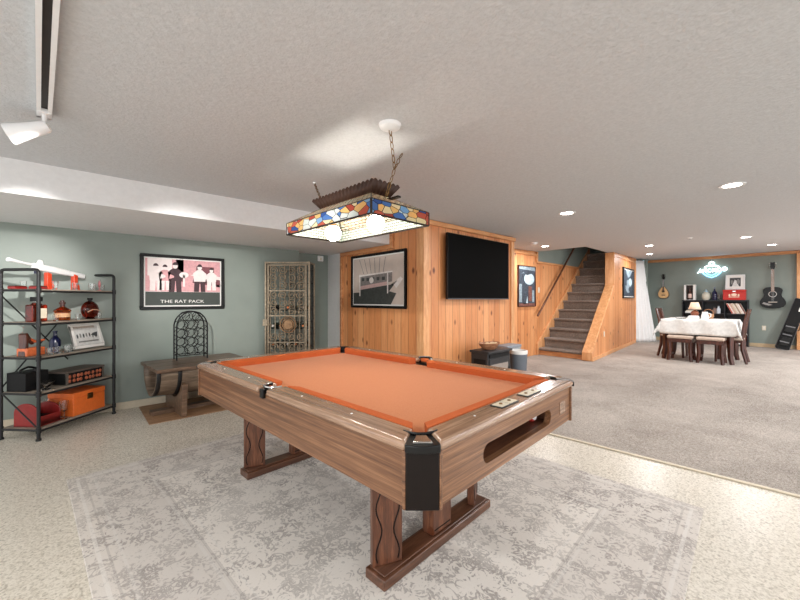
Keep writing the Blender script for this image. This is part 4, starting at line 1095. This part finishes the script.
tc_ = thing('tablecloth','white tablecloth draped over the dark dining table','tablecloth',((TX0+TX1)/2,(TY0+TY1)/2,.8035))
def cloth():
    m = MB(); bm = m.bm; n = 36; ex, ey = hx+.30, hy+.28
    g = []
    for i in range(n+1):
        row = []
        for j in range(n+1):
            u = -ex+2*ex*i/n; v = -ey+2*ey*j/n
            ox = max(0,abs(u)-hx-.010); oy = max(0,abs(v)-hy-.010)
            sxx = 1 if u > 0 else -1; syy = 1 if v > 0 else -1
            x = sxx*min(abs(u),hx+.010); y = syy*min(abs(v),hy+.010); dr = max(ox,oy) if min(ox,oy) < 1e-6 else math.hypot(ox,oy)*.86
            dr = min(dr,.36)
            fl = .10*dr; wv = .018*math.sin(v*17)*min(1,dr/.15) if ox > oy else .018*math.sin(u*17)*min(1,dr/.15)
            if ox > 0: x += sxx*(fl+ (wv if ox > oy else 0)+ .25*min(ox,oy))
            if oy > 0: y += syy*(fl+ (wv if oy >= ox else 0)+ .25*min(ox,oy))
            row.append(bm.verts.new((x,y,.004-dr*.98)))
        g.append(row)
    for i in range(n):
        for j in range(n): m.face([g[i][j],g[i+1][j],g[i+1][j+1],g[i][j+1]])
    return m
cloth().build('cloth', M['cloth'], tc_, solid=.003, smooth=80)
def stool(label, y, yw):
    t = thing('upholstered_stool', label, 'stool', (8.86,y,.010), 0, 'stools pushed under the dining table')
    w_ = yw/2; d_ = .19
    MB().box(-d_,-w_+.01,.36,d_,w_-.01,.43).build('seat_rail', M['mahogany'], t, bevel=.005)
    m = MB(); m.box(-d_-.005,-w_,.43,d_+.005,w_,.49); m.build('seat_pad', M['seat_fabric'], t, bevel=.022, seg=4)
    for a_ in (1,-1):
        for b_ in (1,-1): MB().tube([(a_*(d_-.03),b_*(w_-.035),.37),(a_*(d_-.035),b_*(w_-.04),.18),(a_*(d_-.012),b_*(w_-.02),0)], [.034,.03,.026], 4).build('leg', M['mahogany'], t)
    for b_ in (1,-1): MB().box(-d_+.03,b_*(w_-.04)-.012,.10,d_-.03,b_*(w_-.04)+.012,.13).build('stretcher', M['mahogany'], t)
    return t
stool('beige topped stool under the dining table, nearer the white curtain', 1.56, .40)
stool('beige topped stool under the dining table, nearer the black guitar case', 1.11, .40)
def chair(label, x, y, rz):
    t = thing('dining_chair', label, 'chair', (x,y,.010), rz, 'slat back chairs at the table ends')
    MB().box(-.21,-.20,.43,.21,.20,.47).build('seat', M['seat_fabric'], t, bevel=.015, seg=3); MB().box(-.2,-.19,.38,.2,.19,.43).build('seat_rail', M['mahogany'], t, bevel=.004)
    for s in (1,-1):
        MB().tube([(s*.18,-.17,.40),(s*.185,-.18,0)], [.026,.02], 4).build('leg', M['mahogany'], t)
        MB().tube([(s*.185,.25,0),(s*.185,.19,.25),(s*.185,.185,.45),(s*.19,.22,.76),(s*.19,.275,1.01)], [.022,.026,.026,.024,.018], 4).build('leg', M['mahogany'], t)
    for z, y_, h_ in ((.97,.268,.07),(.76,.222,.05)): MB().box(-.185,y_-.012,z-h_/2,.185,y_+.012,z+h_/2).build('back_rail', M['mahogany'], t, bevel=.004)
    for x_ in (-.10,-.03,.04,.11): 
        MB().prism([(.192,.47),(.208,.47),(.232,.76),(.276,.95),(.260,.95),(.216,.76)],'x',x_-.022,x_+.022).build('back_slat', M['mahogany'], t)
    return t
chair('dark slat back chair at the curtain end of the dining table', 9.37, 1.77, R(0))
chair('dark slat back chair at the guitar case end of the dining table', 9.32, .90, R(180))
# things on the table
def tt(name,label,cat,px,py,z=.7665+.0005+.004):
    X, Y, _z = on_z(px,py,z); return thing(name,label,cat,(X,Y,z))
def tp(name,label,cat,x,y): return thing(name,label,cat,(x,y,.8075))
l_ = tp('table_lamp','small table lamp with cream shade and copper base on the white tablecloth','lamp',9.55,1.46)
MB().lathe([(.0005,0),(.06,0),(.065,.01),(.03,.03),(.06,.07),(.075,.11),(.05,.15),(.016,.17),(.014,.20)], (0,0,0), 24).build('base', flat('copper_ceramic',(140,84,62),.3,.2,var=.15), l_)
MB().lathe([(.105,.19),(.062,.335)], (0,0,0), 28, None, False).build('lamp_shade', flat('cream_shade',(238,212,184),.8,var=.03), l_, solid=.003)
MB().cyl((0,0,.19),(0,0,.33),.004).build('harp', M['brass'], l_)
for (x, y, lb, h_) in ((9.16,1.42,'white folded napkin stack on the tablecloth left of the white pitcher',.05),):
    n_ = tp('napkin_stack',lb,'napkin',x,y)
    MB().box(-.07,-.09,0,.07,.09,h_).build('napkins', M['cloth'], n_, bevel=.008); MB().box(-.06,-.08,h_,.05,.07,h_+.02).build('top_napkin', M['white'], n_, bevel=.006)
pc = tp('pitcher','small white pitcher in the middle of the white tablecloth','pitcher',9.2,1.25)
MB().lathe([(.0005,0),(.05,0),(.062,.04),(.055,.09),(.04,.12),(.048,.15),(.043,.15),(.036,.12),(.05,.09),(.0005,.02)], (0,0,0), 24).build('body', M['white'], pc)
MB().tube([(0,-.05,.125),(0,-.09,.11),(0,-.09,.06),(0,-.058,.04)], .007, 8).build('handle', M['white'], pc)
bk = tp('basket','round tan wicker basket on the tablecloth before the bookcase','basket',9.6,1.25)
m = MB(); m.lathe([(.0005,0),(.07,0),(.09,.05),(.085,.10),(.078,.10),(.08,.05),(.0005,.015)], (0,0,0), 28); m.build('bowl', flat('wicker',(172,128,92),.7,var=.3,vs=90,bump=.5), bk)
MB().tube([(0,.082*math.cos(q),.10+.09*math.sin(q)) for q in [math.pi*k/16 for k in range(17)]], .008, 8).build('handle', flat('wicker_dark',(150,104,74),.7), bk)
gl = tp('glass_vase','clear low glass dish on the tablecloth in front of the small lamp','dish',9.15,1.62)
MB().lathe([(.0005,0),(.07,0),(.10,.035),(.096,.035),(.066,.006),(.0005,.006)], (0,0,0), 24).build('dish', M['clear_glass'], gl)

# bookcase against the far wall
by0, by1, BX = .86, 2.19, 12.48
bc = thing('bookcase','low navy black cube bookcase against the far green wall','bookcase',(12.64,(by0+by1)/2,.010))
bw = (by1-by0)/2; BH = 1.175
MB().box(-.16,-bw,BH-.035,.14,bw,BH).build('top_board', M['navy'], bc, bevel=.003)
for y in (-bw,-bw/3-.01,bw/3-.01,bw-.022): MB().box(-.155,y,0,.14,y+.022,BH-.035).build('upright', M['navy'], bc, bevel=.002)
for z in (.03,.42,.80): MB().box(-.15,-bw+.022,z,.14,bw-.022,z+.022).build('shelf_board', M['navy'], bc)
MB().box(.13,-bw,0,.14,bw,BH-.03).build('back_panel', M['navy'], bc)
BT = .010+BH+.0008; B2 = .010+.822+.0008; B0 = .010+.052+.0008
def yat(px, X=12.58): k = (px-400)/360; d = X/(C48+S48*k); return cam2room(k*d,d)[1]
def bt(name,label,cat,px,z=BT,X=12.6,rz=R(-90),group=None): return thing(name,label,cat,(X,yat(px,X),z),rz,group)
t = bt('bottle_display_box','white display box holding a dark whiskey bottle on the bookcase','box',690)
m = MB(); w_=.125; h_=.42
m.box(-w_,-.06,0,-w_+.05,.08,h_); m.box(w_-.05,-.06,0,w_,.08,h_); m.box(-w_+.05,-.06,h_-.012,w_-.05,.08,h_); m.box(-w_+.05,-.06,0,w_-.05,.08,.012); m.build('carton', M['paper'], t, bevel=.003)
MB().box(-w_+.05,.03,.012,w_-.05,.06,h_-.012).build('backing', flat('box_dark',(48,40,38),.6,var=.3), t)
bb = MB().lathe([(.0005,.013),(.042,.013),(.044,.03),(.044,.19),(.018,.25),(.016,.32),(.0005,.322)], (0,-.015,0), 24).build('bottle', flat('rum_dark',(74,40,30),.2), t)
MB().lathe([(.0448,.06),(.0448,.17)], (0,-.015,0), 24, None, False).build('bottle_label', flat('pink_label',(226,196,184),.6), bb)
t = bt('ginger_jar','pale ceramic jar with a lid on top of the bookcase','jar',706)
MB().lathe([(.0005,0),(.06,0),(.085,.05),(.092,.11),(.08,.17),(.045,.20),(.045,.215)], (0,0,0), 24).build('body', flat('pale_ceramic',(206,202,186),.3,var=.12,vs=50), t)
MB().lathe([(.05,.213),(.052,.225),(.03,.25),(.012,.26),(.014,.285),(.0005,.29)], (0,0,0), 20).build('lid', flat('blue_grey_lid',(150,176,190),.3), t)
t = bt('blue_glass_bottle','tall dark blue glass bottle on top of the bookcase','bottle',714.5)
MB().lathe([(.0005,0),(.052,0),(.055,.02),(.055,.19),(.022,.25),(.017,.27),(.017,.32),(.0005,.322)], (0,0,0), 24).build('body', M['blue_glass'], t); MB().lathe([(.02,.30),(.02,.345),(.0005,.346)], (0,0,0), 16).build('cap', flat('grey_cap',(112,124,140),.4), t)
t = bt('clear_decanter','slim clear glass beside the tall dark blue bottle','glass',719)
MB().lathe([(.0005,0),(.026,0),(.03,.02),(.03,.16),(.028,.16),(.024,.02),(.0005,.01)], (0,0,0), 20).build('body', M['clear_glass'], t)
t = bt('red_cooler','red metal box with a cream emblem on top of the bookcase','box',734.5)
MB().box(-.215,-.11,0,.215,.11,.21).build('body', M['red'], t, bevel=.012, seg=3); MB().box(-.218,-.113,.211,.218,.113,.265).build('lid', M['red'], t, bevel=.01, seg=3)
m = MB(); m.prism(ell(0,.135,.055,.036,20),'y',-.113,-.111); m.prism(rect(-.10,.07,.10,.088),'y',-.113,-.111); m.prism(ell(-.085,.125,.018,.03),'y',-.113,-.111); m.prism(ell(.085,.125,.018,.03),'y',-.113,-.111)
m.build('emblem', flat('emblem_cream',(240,214,190),.5), t)
MB().box(-.03,-.118,.205,.03,-.110,.24).build('latch', M['chrome'], t, bevel=.002)
t = None
def penguin(t, a, b, y):
    it = [(rect(-a,-b,a,b), y, 1), ([(-a*.6,-b),(a*.7,-b),(a*.2,b*.4),(-a*.1,b*.55)], y-.0013, 2), (ell(a*.55,b*.1,a*.3,b*.6), y-.0026, 0), (ell(-a*.6,0,a*.2,b*.5), y-.0026, 0)]
    quads(t, 'print', it, GR)
wf = wall_frame('photo_frame','white framed black and white photo leaning on the wall above the red box','picture',(12.655,yat(735,12.6),BT+.266+.195),.37,.385,R(-90),M['white'],.03,penguin,.025,.05, pitch=-R(6))
MB().box(-.03,.0,-.185,.03,.006,.08).build('easel_back', M['matte_black'], wf)
# books leaning in the right cube
rb = random.Random(4); bcol = [(226,214,202),(206,176,160),(190,70,60),(236,230,222),(160,140,120),(214,196,170),(230,222,214),(120,60,52),(228,214,200)]
nm = ['tan','pink','red','white','brown','sand','pale grey','maroon','cream']
lay = R(-24); yy = yat(724.5,12.55)
for i in range(9):
    th_ = .026; h_ = .285-.006*(i%3)
    t = thing('record_sleeve','%s record sleeve leaning in the bookcase, number %s from the left'%(nm[i],['one','two','three','four','five','six','seven','eight','nine'][i]),'record',(12.56,yy-.030*i-.172,B2+.0125),0,'records leaning in the right bookcase cube')
    t['label'] = '%s record sleeve %s in the leaning row in the right bookcase cube'%(nm[i],['at the left end','second from left','third from left','fourth from left','in the very middle','fourth from right','third from right','second from right','at the right end'][i])
    MM = Matrix.Rotation(lay,4,'X')
    MB().box(-.06,-.0,.0,.10,th_,h_,MM).build('sleeve', flat('sleeve_%d'%i,bcol[i],.7,var=.06), t); MB().box(-.0605,.002,.004,-.06,th_-.002,h_-.004,MM).build('spine', flat('spine_%d'%i,bcol[(i*4+2)%9],.7), t)
t = thing('letter_tray','white paper stack lying in the left bookcase cube','papers',(12.56,yat(686,12.5)-.10,B2))
MB().box(-.05,-.15,0,.10,.12,.05).build('papers', M['paper'], t, bevel=.004); MB().box(-.04,-.12,.05,.09,.10,.075).build('top_sheet', M['cream_plastic'], t)
t = thing('grey_box','dark grey box on the white papers in the left bookcase cube','box',(12.57,yat(686,12.5)-.10,B2+.0755))
MB().box(-.05,-.09,0,.07,.07,.09).build('body', flat('grey_card',(84,84,88),.6), t, bevel=.004); MB().box(-.052,-.092,.09,.072,.072,.115).build('lid', M['matte_black'], t, bevel=.003)
for i, (px, h_, c_, lb) in enumerate(((714.5,.16,(120,96,84),'brown jar in the middle bookcase cube'),(718.5,.2,(206,214,222),'pale bottle at right in the middle bookcase cube'))):
    t = thing('storage_jar',lb,'jar',(12.56,yat(px,12.55),B2),0)
    MB().lathe([(.0005,0),(.04,0),(.042,.01),(.042,h_*.6),(.02,h_*.8),(.018,h_)], (0,0,0), 20).build('body', flat('jar_%d'%i,c_,.3), t); MB().lathe([(.022,h_-.01),(.022,h_+.02),(.0005,h_+.02)], (0,0,0), 16).build('cap', M['navy'], t)
t = thing('red_crate','bright red crate in the bottom right of the bookcase','crate',(12.56,1.055,B0))
MB().box(-.07,-.15,0,.11,.15,.07).build('base', M['paper'], t, bevel=.004); MB().box(-.07,-.15,.07,.11,.15,.33).build('body', M['orange_red'], t, bevel=.006); MB().box(-.073,-.10,.17,-.07,.10,.25).build('panel', M['red'], t)

# ---- neon sign
ny, nz = (1.90+1.286)/2, 1.97
ns = thing('neon_sign','glowing white neon sign with a scripted word over a shield on the far wall','neon sign',(12.8,ny,nz),R(-90))
def tubeXZ(m, pts, r=.011): m.tube([(x,-.05,z) for x,z in pts], r, 8)
m = MB(); tubeXZ(m,[(-.20,.02),(-.175,-.06),(-.10,-.13),(0,-.175),(.10,-.13),(.175,-.06),(.20,.02)],.012); tubeXZ(m,[(-.13,-.02),(-.08,-.08),(0,-.12),(.08,-.08),(.13,-.02)],.009); m.build('shield_tube', M['neon_blue'], ns)
m = MB(); tubeXZ(m,[(-.15,.09),(-.12,.13),(-.05,.145),(0,.14),(.05,.145),(.12,.13),(.15,.09)],.012)
m.tube([(.05*math.cos(q),-.05,.195+.05*math.sin(q)) for q in [2*math.pi*k/24 for k in range(24)]], .014, 8, closed=True); m.build('crest_tube', M['neon'], ns)
m = MB()
tubeXZ(m,[(-.30,-.04),(-.255,.0),(-.235,.07),(-.22,-.03)]); tubeXZ(m,[(-.265,.01),(-.215,.015)])
tubeXZ(m,[(-.18,-.03),(-.175,.06),(-.12,-.02),(-.115,.07)]); tubeXZ(m,[(-.03,.06),(-.075,.04),(-.08,0),(-.04,-.03),(-.01,-.01)])
tubeXZ(m,[(.02,.07),(.02,-.03)]); tubeXZ(m,[(.02,.02),(.075,.02)]); tubeXZ(m,[(.075,.07),(.08,-.03)])
m.tube([(.15+.04*math.cos(q),-.05,.025+.05*math.sin(q)) for q in [2*math.pi*k/20 for k in range(20)]], .011, 8, closed=True)
m.tube([(.265+.04*math.cos(q),-.05,.04+.045*math.sin(q)) for q in [2*math.pi*k/20 for k in range(20)]], .011, 8, closed=True); tubeXZ(m,[(.19,.0),(.225,.02),(.23,.06)])
m.build('script_tube', M['neon'], ns)
m = MB()
for x, z in ((-.12,.02),(.12,.02),(0,.145),(0,-.15)): m.tube([(x,-.05,z),(x,-.002,z)], .006, 6)
m.box(-.02,-.03,.25,.02,-.002,.31); m.build('standoff', M['clear_glass'], ns)
MB().tube([(0,-.012,.25),(0,-.012,.32)], .004, 6).build('cable', M['white'], ns)

# ---- mandolin and guitar on the wall (local x right, z up, -y front)
def lute(name,label,y,z,H_,kind):
    t = thing(name,label,'guitar' if kind=='g' else 'mandolin',(12.8,y,z),R(-90))
    if kind == 'g':
        half = [(.0,0),(.09,.004),(.16,.03),(.200,.09),(.203,.15),(.175,.21),(.145,.26),(.135,.30),(.145,.35),(.155,.39),(.145,.43),(.10,.465),(.03,.475)]
        cut = [(-x,zz) for x,zz in half[::-1]]
        right = half[:10]+[(.11,.40),(.06,.43),(.03,.475)]
        pl = half + cut
        bmat, th_, tm = M['black'], .10, flat('guitar_black_top',(6,6,7),.2,spec=.3)
        nl, nw = .40, .026; z0 = .47; hole = (.0,.315,.052)
    else:
        half = [(.0,0),(.07,.006),(.115,.05),(.13,.11),(.12,.17),(.085,.25),(.04,.315),(.02,.34)]
        pl = half + [(-x,zz) for x,zz in half[::-1]]
        bmat, th_, tm = flat('mandolin_rim',(120,74,44),.35), .075, flat('mandolin_spruce',(226,182,128),.35,var=.06)
        nl, nw = .22, .017; z0 = .33; hole = (0,.21,.03)
    MB().prism(pl,'y',-th_-.012,-.012).build('body', bmat, t, bevel=.006)
    MB().prism([(x*.97,zz*.97+.006) for x,zz in pl],'y',-th_-.0145,-th_-.0125).build('soundboard', tm, t)
    m = MB(); m.lathe([(.0005,0),(hole[2],0),(hole[2],.0012),(.0005,.0012)], (0,0,0), 24, Matrix.Translation((hole[0],-th_-.0145,hole[1])) @ Matrix.Rotation(R(90),4,'X')); m.build('sound_hole', M['matte_black'], t)
    m = MB(); m.tube([(hole[0]+(hole[2]+.008)*math.cos(q),-th_-.0155,hole[1]+(hole[2]+.008)*math.sin(q)) for q in [2*math.pi*k/28 for k in range(28)]], .005 if kind=='g' else .003, 6, closed=True); m.build('rosette', M['paper'] if kind=='g' else M['mahogany'], t)
    MB().box(-nw,-th_-.022,z0-.10,nw,-th_-.0146,z0+nl).build('fretboard', flat('fretboard_'+kind,(150,124,108) if kind=='g' else (70,46,34),.45), t); MB().box(-nw+.003,-th_-.0146,z0,nw-.003,-th_+.006,z0+nl).build('neck', M['mahogany'], t, bevel=.004)
    hd_ = MB().prism([(-nw,z0+nl),(nw,z0+nl),(nw*1.5,z0+nl+.05),(nw*1.35,z0+nl+.16),(0,z0+nl+.15),(-nw*1.35,z0+nl+.16),(-nw*1.5,z0+nl+.05)],'y',-th_-.018,-th_-.002).build('headstock', M['black'], t, bevel=.002)
    m = MB()
    for k in range(3):
        for s in (1,-1): m.cyl((s*nw*1.3,-th_-.01,z0+nl+.045+.04*k),(s*(nw*1.3+.03),-th_-.01,z0+nl+.045+.04*k),.008)
    m.build('tuning_pegs', M['chrome'] if kind=='g' else M['matte_black'], hd_)
    zb = .14 if kind=='g' else .095
    MB().box(-.07 if kind=='g' else -.045,-th_-.022,zb-.012,.07 if kind=='g' else .045,-th_-.0146,zb+.008).build('bridge', flat('bridge_'+kind,(186,176,166),.4) if kind=='g' else M['mahogany'], t, bevel=.002)
    if kind == 'g':
        MB().prism([(-.17,.10),(-.06,.06),(.0,.075),(-.05,.10),(-.14,.135)],'y',-th_-.0152,-th_-.0146).build('pickguard', flat('guard_grey',(140,136,134),.3), t)
    m = MB()
    for k in range(6 if kind=='g' else 4):
        x = -nw*.75+nw*1.5*k/(5 if kind=='g' else 3); m.tube([(x,-th_-.024,zb),(x,-th_-.024,z0+nl+.01)], .0009, 4)
    m.build('strings', M['chrome'], t)
    m = MB(); m.box(-.02,-.02,z0+nl+.0,.02,-.001,z0+nl+.07); m.tube([(0,-.01,z0+nl+.03),(0,-th_+.002,z0+nl+.03)], .006, 8); m.build('wall_hanger', M['black'], t)
    t.scale = (1.1,1.1,1.1) if kind == 'g' else (1.0,1.0,1.0)
    return t
lute('mandolin','teardrop mandolin with a pale top hanging on the far green wall',2.66,1.235,.74,'m')
gu = lute('acoustic_guitar','black acoustic guitar hanging on the far green wall',.445,.985,1.1,'g')
# outlet on the far wall
yo, zo = on_X(764,328,12.8); plate('wall_outlet','white electrical outlet on the far green wall beneath the black guitar','outlet',(12.8,yo,zo),R(-90),'o')
# leaning guitar case
gc = thing('guitar_case','black guitar case leaning against the far wall beside the right edge','guitar case',(12.50,.29,.0105),R(-90))
lean = Matrix.Rotation(R(-10),4,'X') @ Matrix.Rotation(R(15),4,'Y')
half = [(-.13,.0),(.13,.0),(.145,.08),(.13,.30),(.14,.42),(.115,.52),(.075,.60),(.075,.98),(.09,1.02),(.085,1.12),(-.085,1.12),(-.09,1.02),(-.075,.98),(-.075,.60),(-.115,.52),(-.14,.42),(-.13,.30),(-.145,.08)]
half = [(-.105,0),(.105,0),(.12,.03),(.11,1.22),(.095,1.25),(-.095,1.25),(-.11,1.22),(-.12,.03)]
lm = lean
MB().prism(half,'y',-.06,.06,lm).build('shell', M['matte_black'], gc, bevel=.015, seg=3)
m = MB(); m.tube([lm @ Vector((x,-.061,z)) for x,z in half], .005, 6, closed=True); m.build('edge_trim', flat('case_trim',(92,92,94),.4,.4), gc)
for z0, z1, nm_ in ((.09,.30,'front_pocket'),(.42,.60,'front_pocket')): MB().box(-.08,-.085,z0,.08,-.061,z1,lm).build(nm_, M['black'], gc, bevel=.008)
for z in (.18,.36,.56): MB().box(-.08,-.09,z-.012,.08,-.086 if z != .36 else -.0605,z+.012,lm).build('buckle_strap', flat('buckle_grey',(110,110,112),.4,.4), gc)
m = MB(); m.tube([lm @ Vector(p) for p in ((.11,-.02,.5),(.145,-.02,.52),(.145,-.02,.62),(.11,-.02,.64))], .009, 8); m.build('handle', M['black'], gc)
MB().box(.02,-.0625,.95,.08,-.061,1.06,lm).build('luggage_tag', M['paper'], gc)
DLW, FILLW, WORLD, LAMPW, EXPO = 14, 36, 1.3, 9, .55
TRACK_AND_FILL = [((-.1,2.2,2.0),(-.45,4.9,1.25),190),((-.1,1.8,2.0),(1.3,4.9,1.15),240),((-.1,.9,2.0),(3.0,3.9,.9),150)]
# ================================================================ LIGHTS, WORLD, CAMERA
def add_light(name, kind, loc, energy, color=(.99,.99,1.0), rot=(0,0,0), **k):
    ld = bpy.data.lights.new(name, kind); ld.energy = energy; ld.color = color
    for a, v in k.items(): setattr(ld, a, v)
    o = bpy.data.objects.new(name, ld); o.location = loc; o.rotation_euler = rot; COL.objects.link(o); return o
def ceil_pt(px, py):
    z = 2.2
    for _ in range(8):
        X, Y, _z = on_z(px, py, z); z = zc(X)
    return X, Y, z
tilt = -math.atan(.0256)
DL = [(567,213,'recessed downlight over the carpet beyond the pool table'),(732,185,'recessed downlight nearest the viewer on the right'),
      (649,245.5,'recessed downlight in front of the stair wall curtain'),(649.5,254,'small recessed downlight closest to the white curtain'),
      (746,237,'recessed downlight above the dining table end'),(772,244.6,'recessed downlight close to the black guitar wall'),
      (545,246.2,'recessed downlight beside the smoke alarm near the stair opening')]
spots = [ceil_pt(px,py)+(lb,) for px,py,lb in DL]
spots[3] = spots[3]
unseen_fill = [(6.2,-1.9,1.0),(9.6,-2.2,2.2),(7.9,-2.7,2.2),(.9,-1.2,.25),(-1.3,.4,1.0),(3.6,-1.2,.3)]  # added lamps out of view, without fixtures, to brighten the room
for X, Y, z, lb in spots:
    d_ = thing('recessed_downlight', 'white '+lb, 'downlight', (X,Y,z), 0, 'recessed downlights in the ceiling')
    d_.rotation_euler = (0, tilt if X > 4.5 else 0, 0)
    MB().lathe([(.062,-.004),(.085,-.006),(.088,0),(.062,0)], (0,0,0), 28, None, False).build('trim_ring', M['white'], d_)
    MB().lathe([(.0005,-.0035),(.062,-.0035),(.062,-.001)], (0,0,0), 28, None, False).build('lens', M['lens'], d_)
    add_light('downlight_and_fill','AREA',(X,Y,z-.012),DLW,shape='DISK',size=.13)
for X, Y, k_ in unseen_fill:
    add_light('downlight_and_fill','AREA',(X,Y,zc(X)-.012),FILLW*k_,shape='DISK',size=.16)
W = bpy.data.worlds.new('world'); SC.world = W; W.use_nodes = True
bgn = W.node_tree.nodes['Background']; bgn.inputs[0].default_value = (1,1,1,1); bgn.inputs[1].default_value = WORLD
# track beams; the last spot is added, unseen, to brighten the pine face
for p, tgt, e in TRACK_AND_FILL:
    dv = Vector(tgt)-Vector(p); q = dv.to_track_quat('-Z','Y').to_euler()
    add_light('track_and_fill','SPOT',p,e,(1,.97,.93),q,spot_size=R(32),spot_blend=.9,shadow_soft_size=.03)
cam = bpy.data.cameras.new('camera'); co = bpy.data.objects.new('camera', cam); COL.objects.link(co)
co.location = (0,0,CAM_H); co.rotation_euler = (R(90),0,R(48-90)); cam.sensor_width = 36; cam.lens = 360/800*36; cam.clip_start = .02
cam.shift_y = -.0006
SC.camera = co
vs = SC.view_settings; vs.view_transform = 'Standard'; vs.look = 'None'; vs.gamma = 1; vs.exposure = EXPO
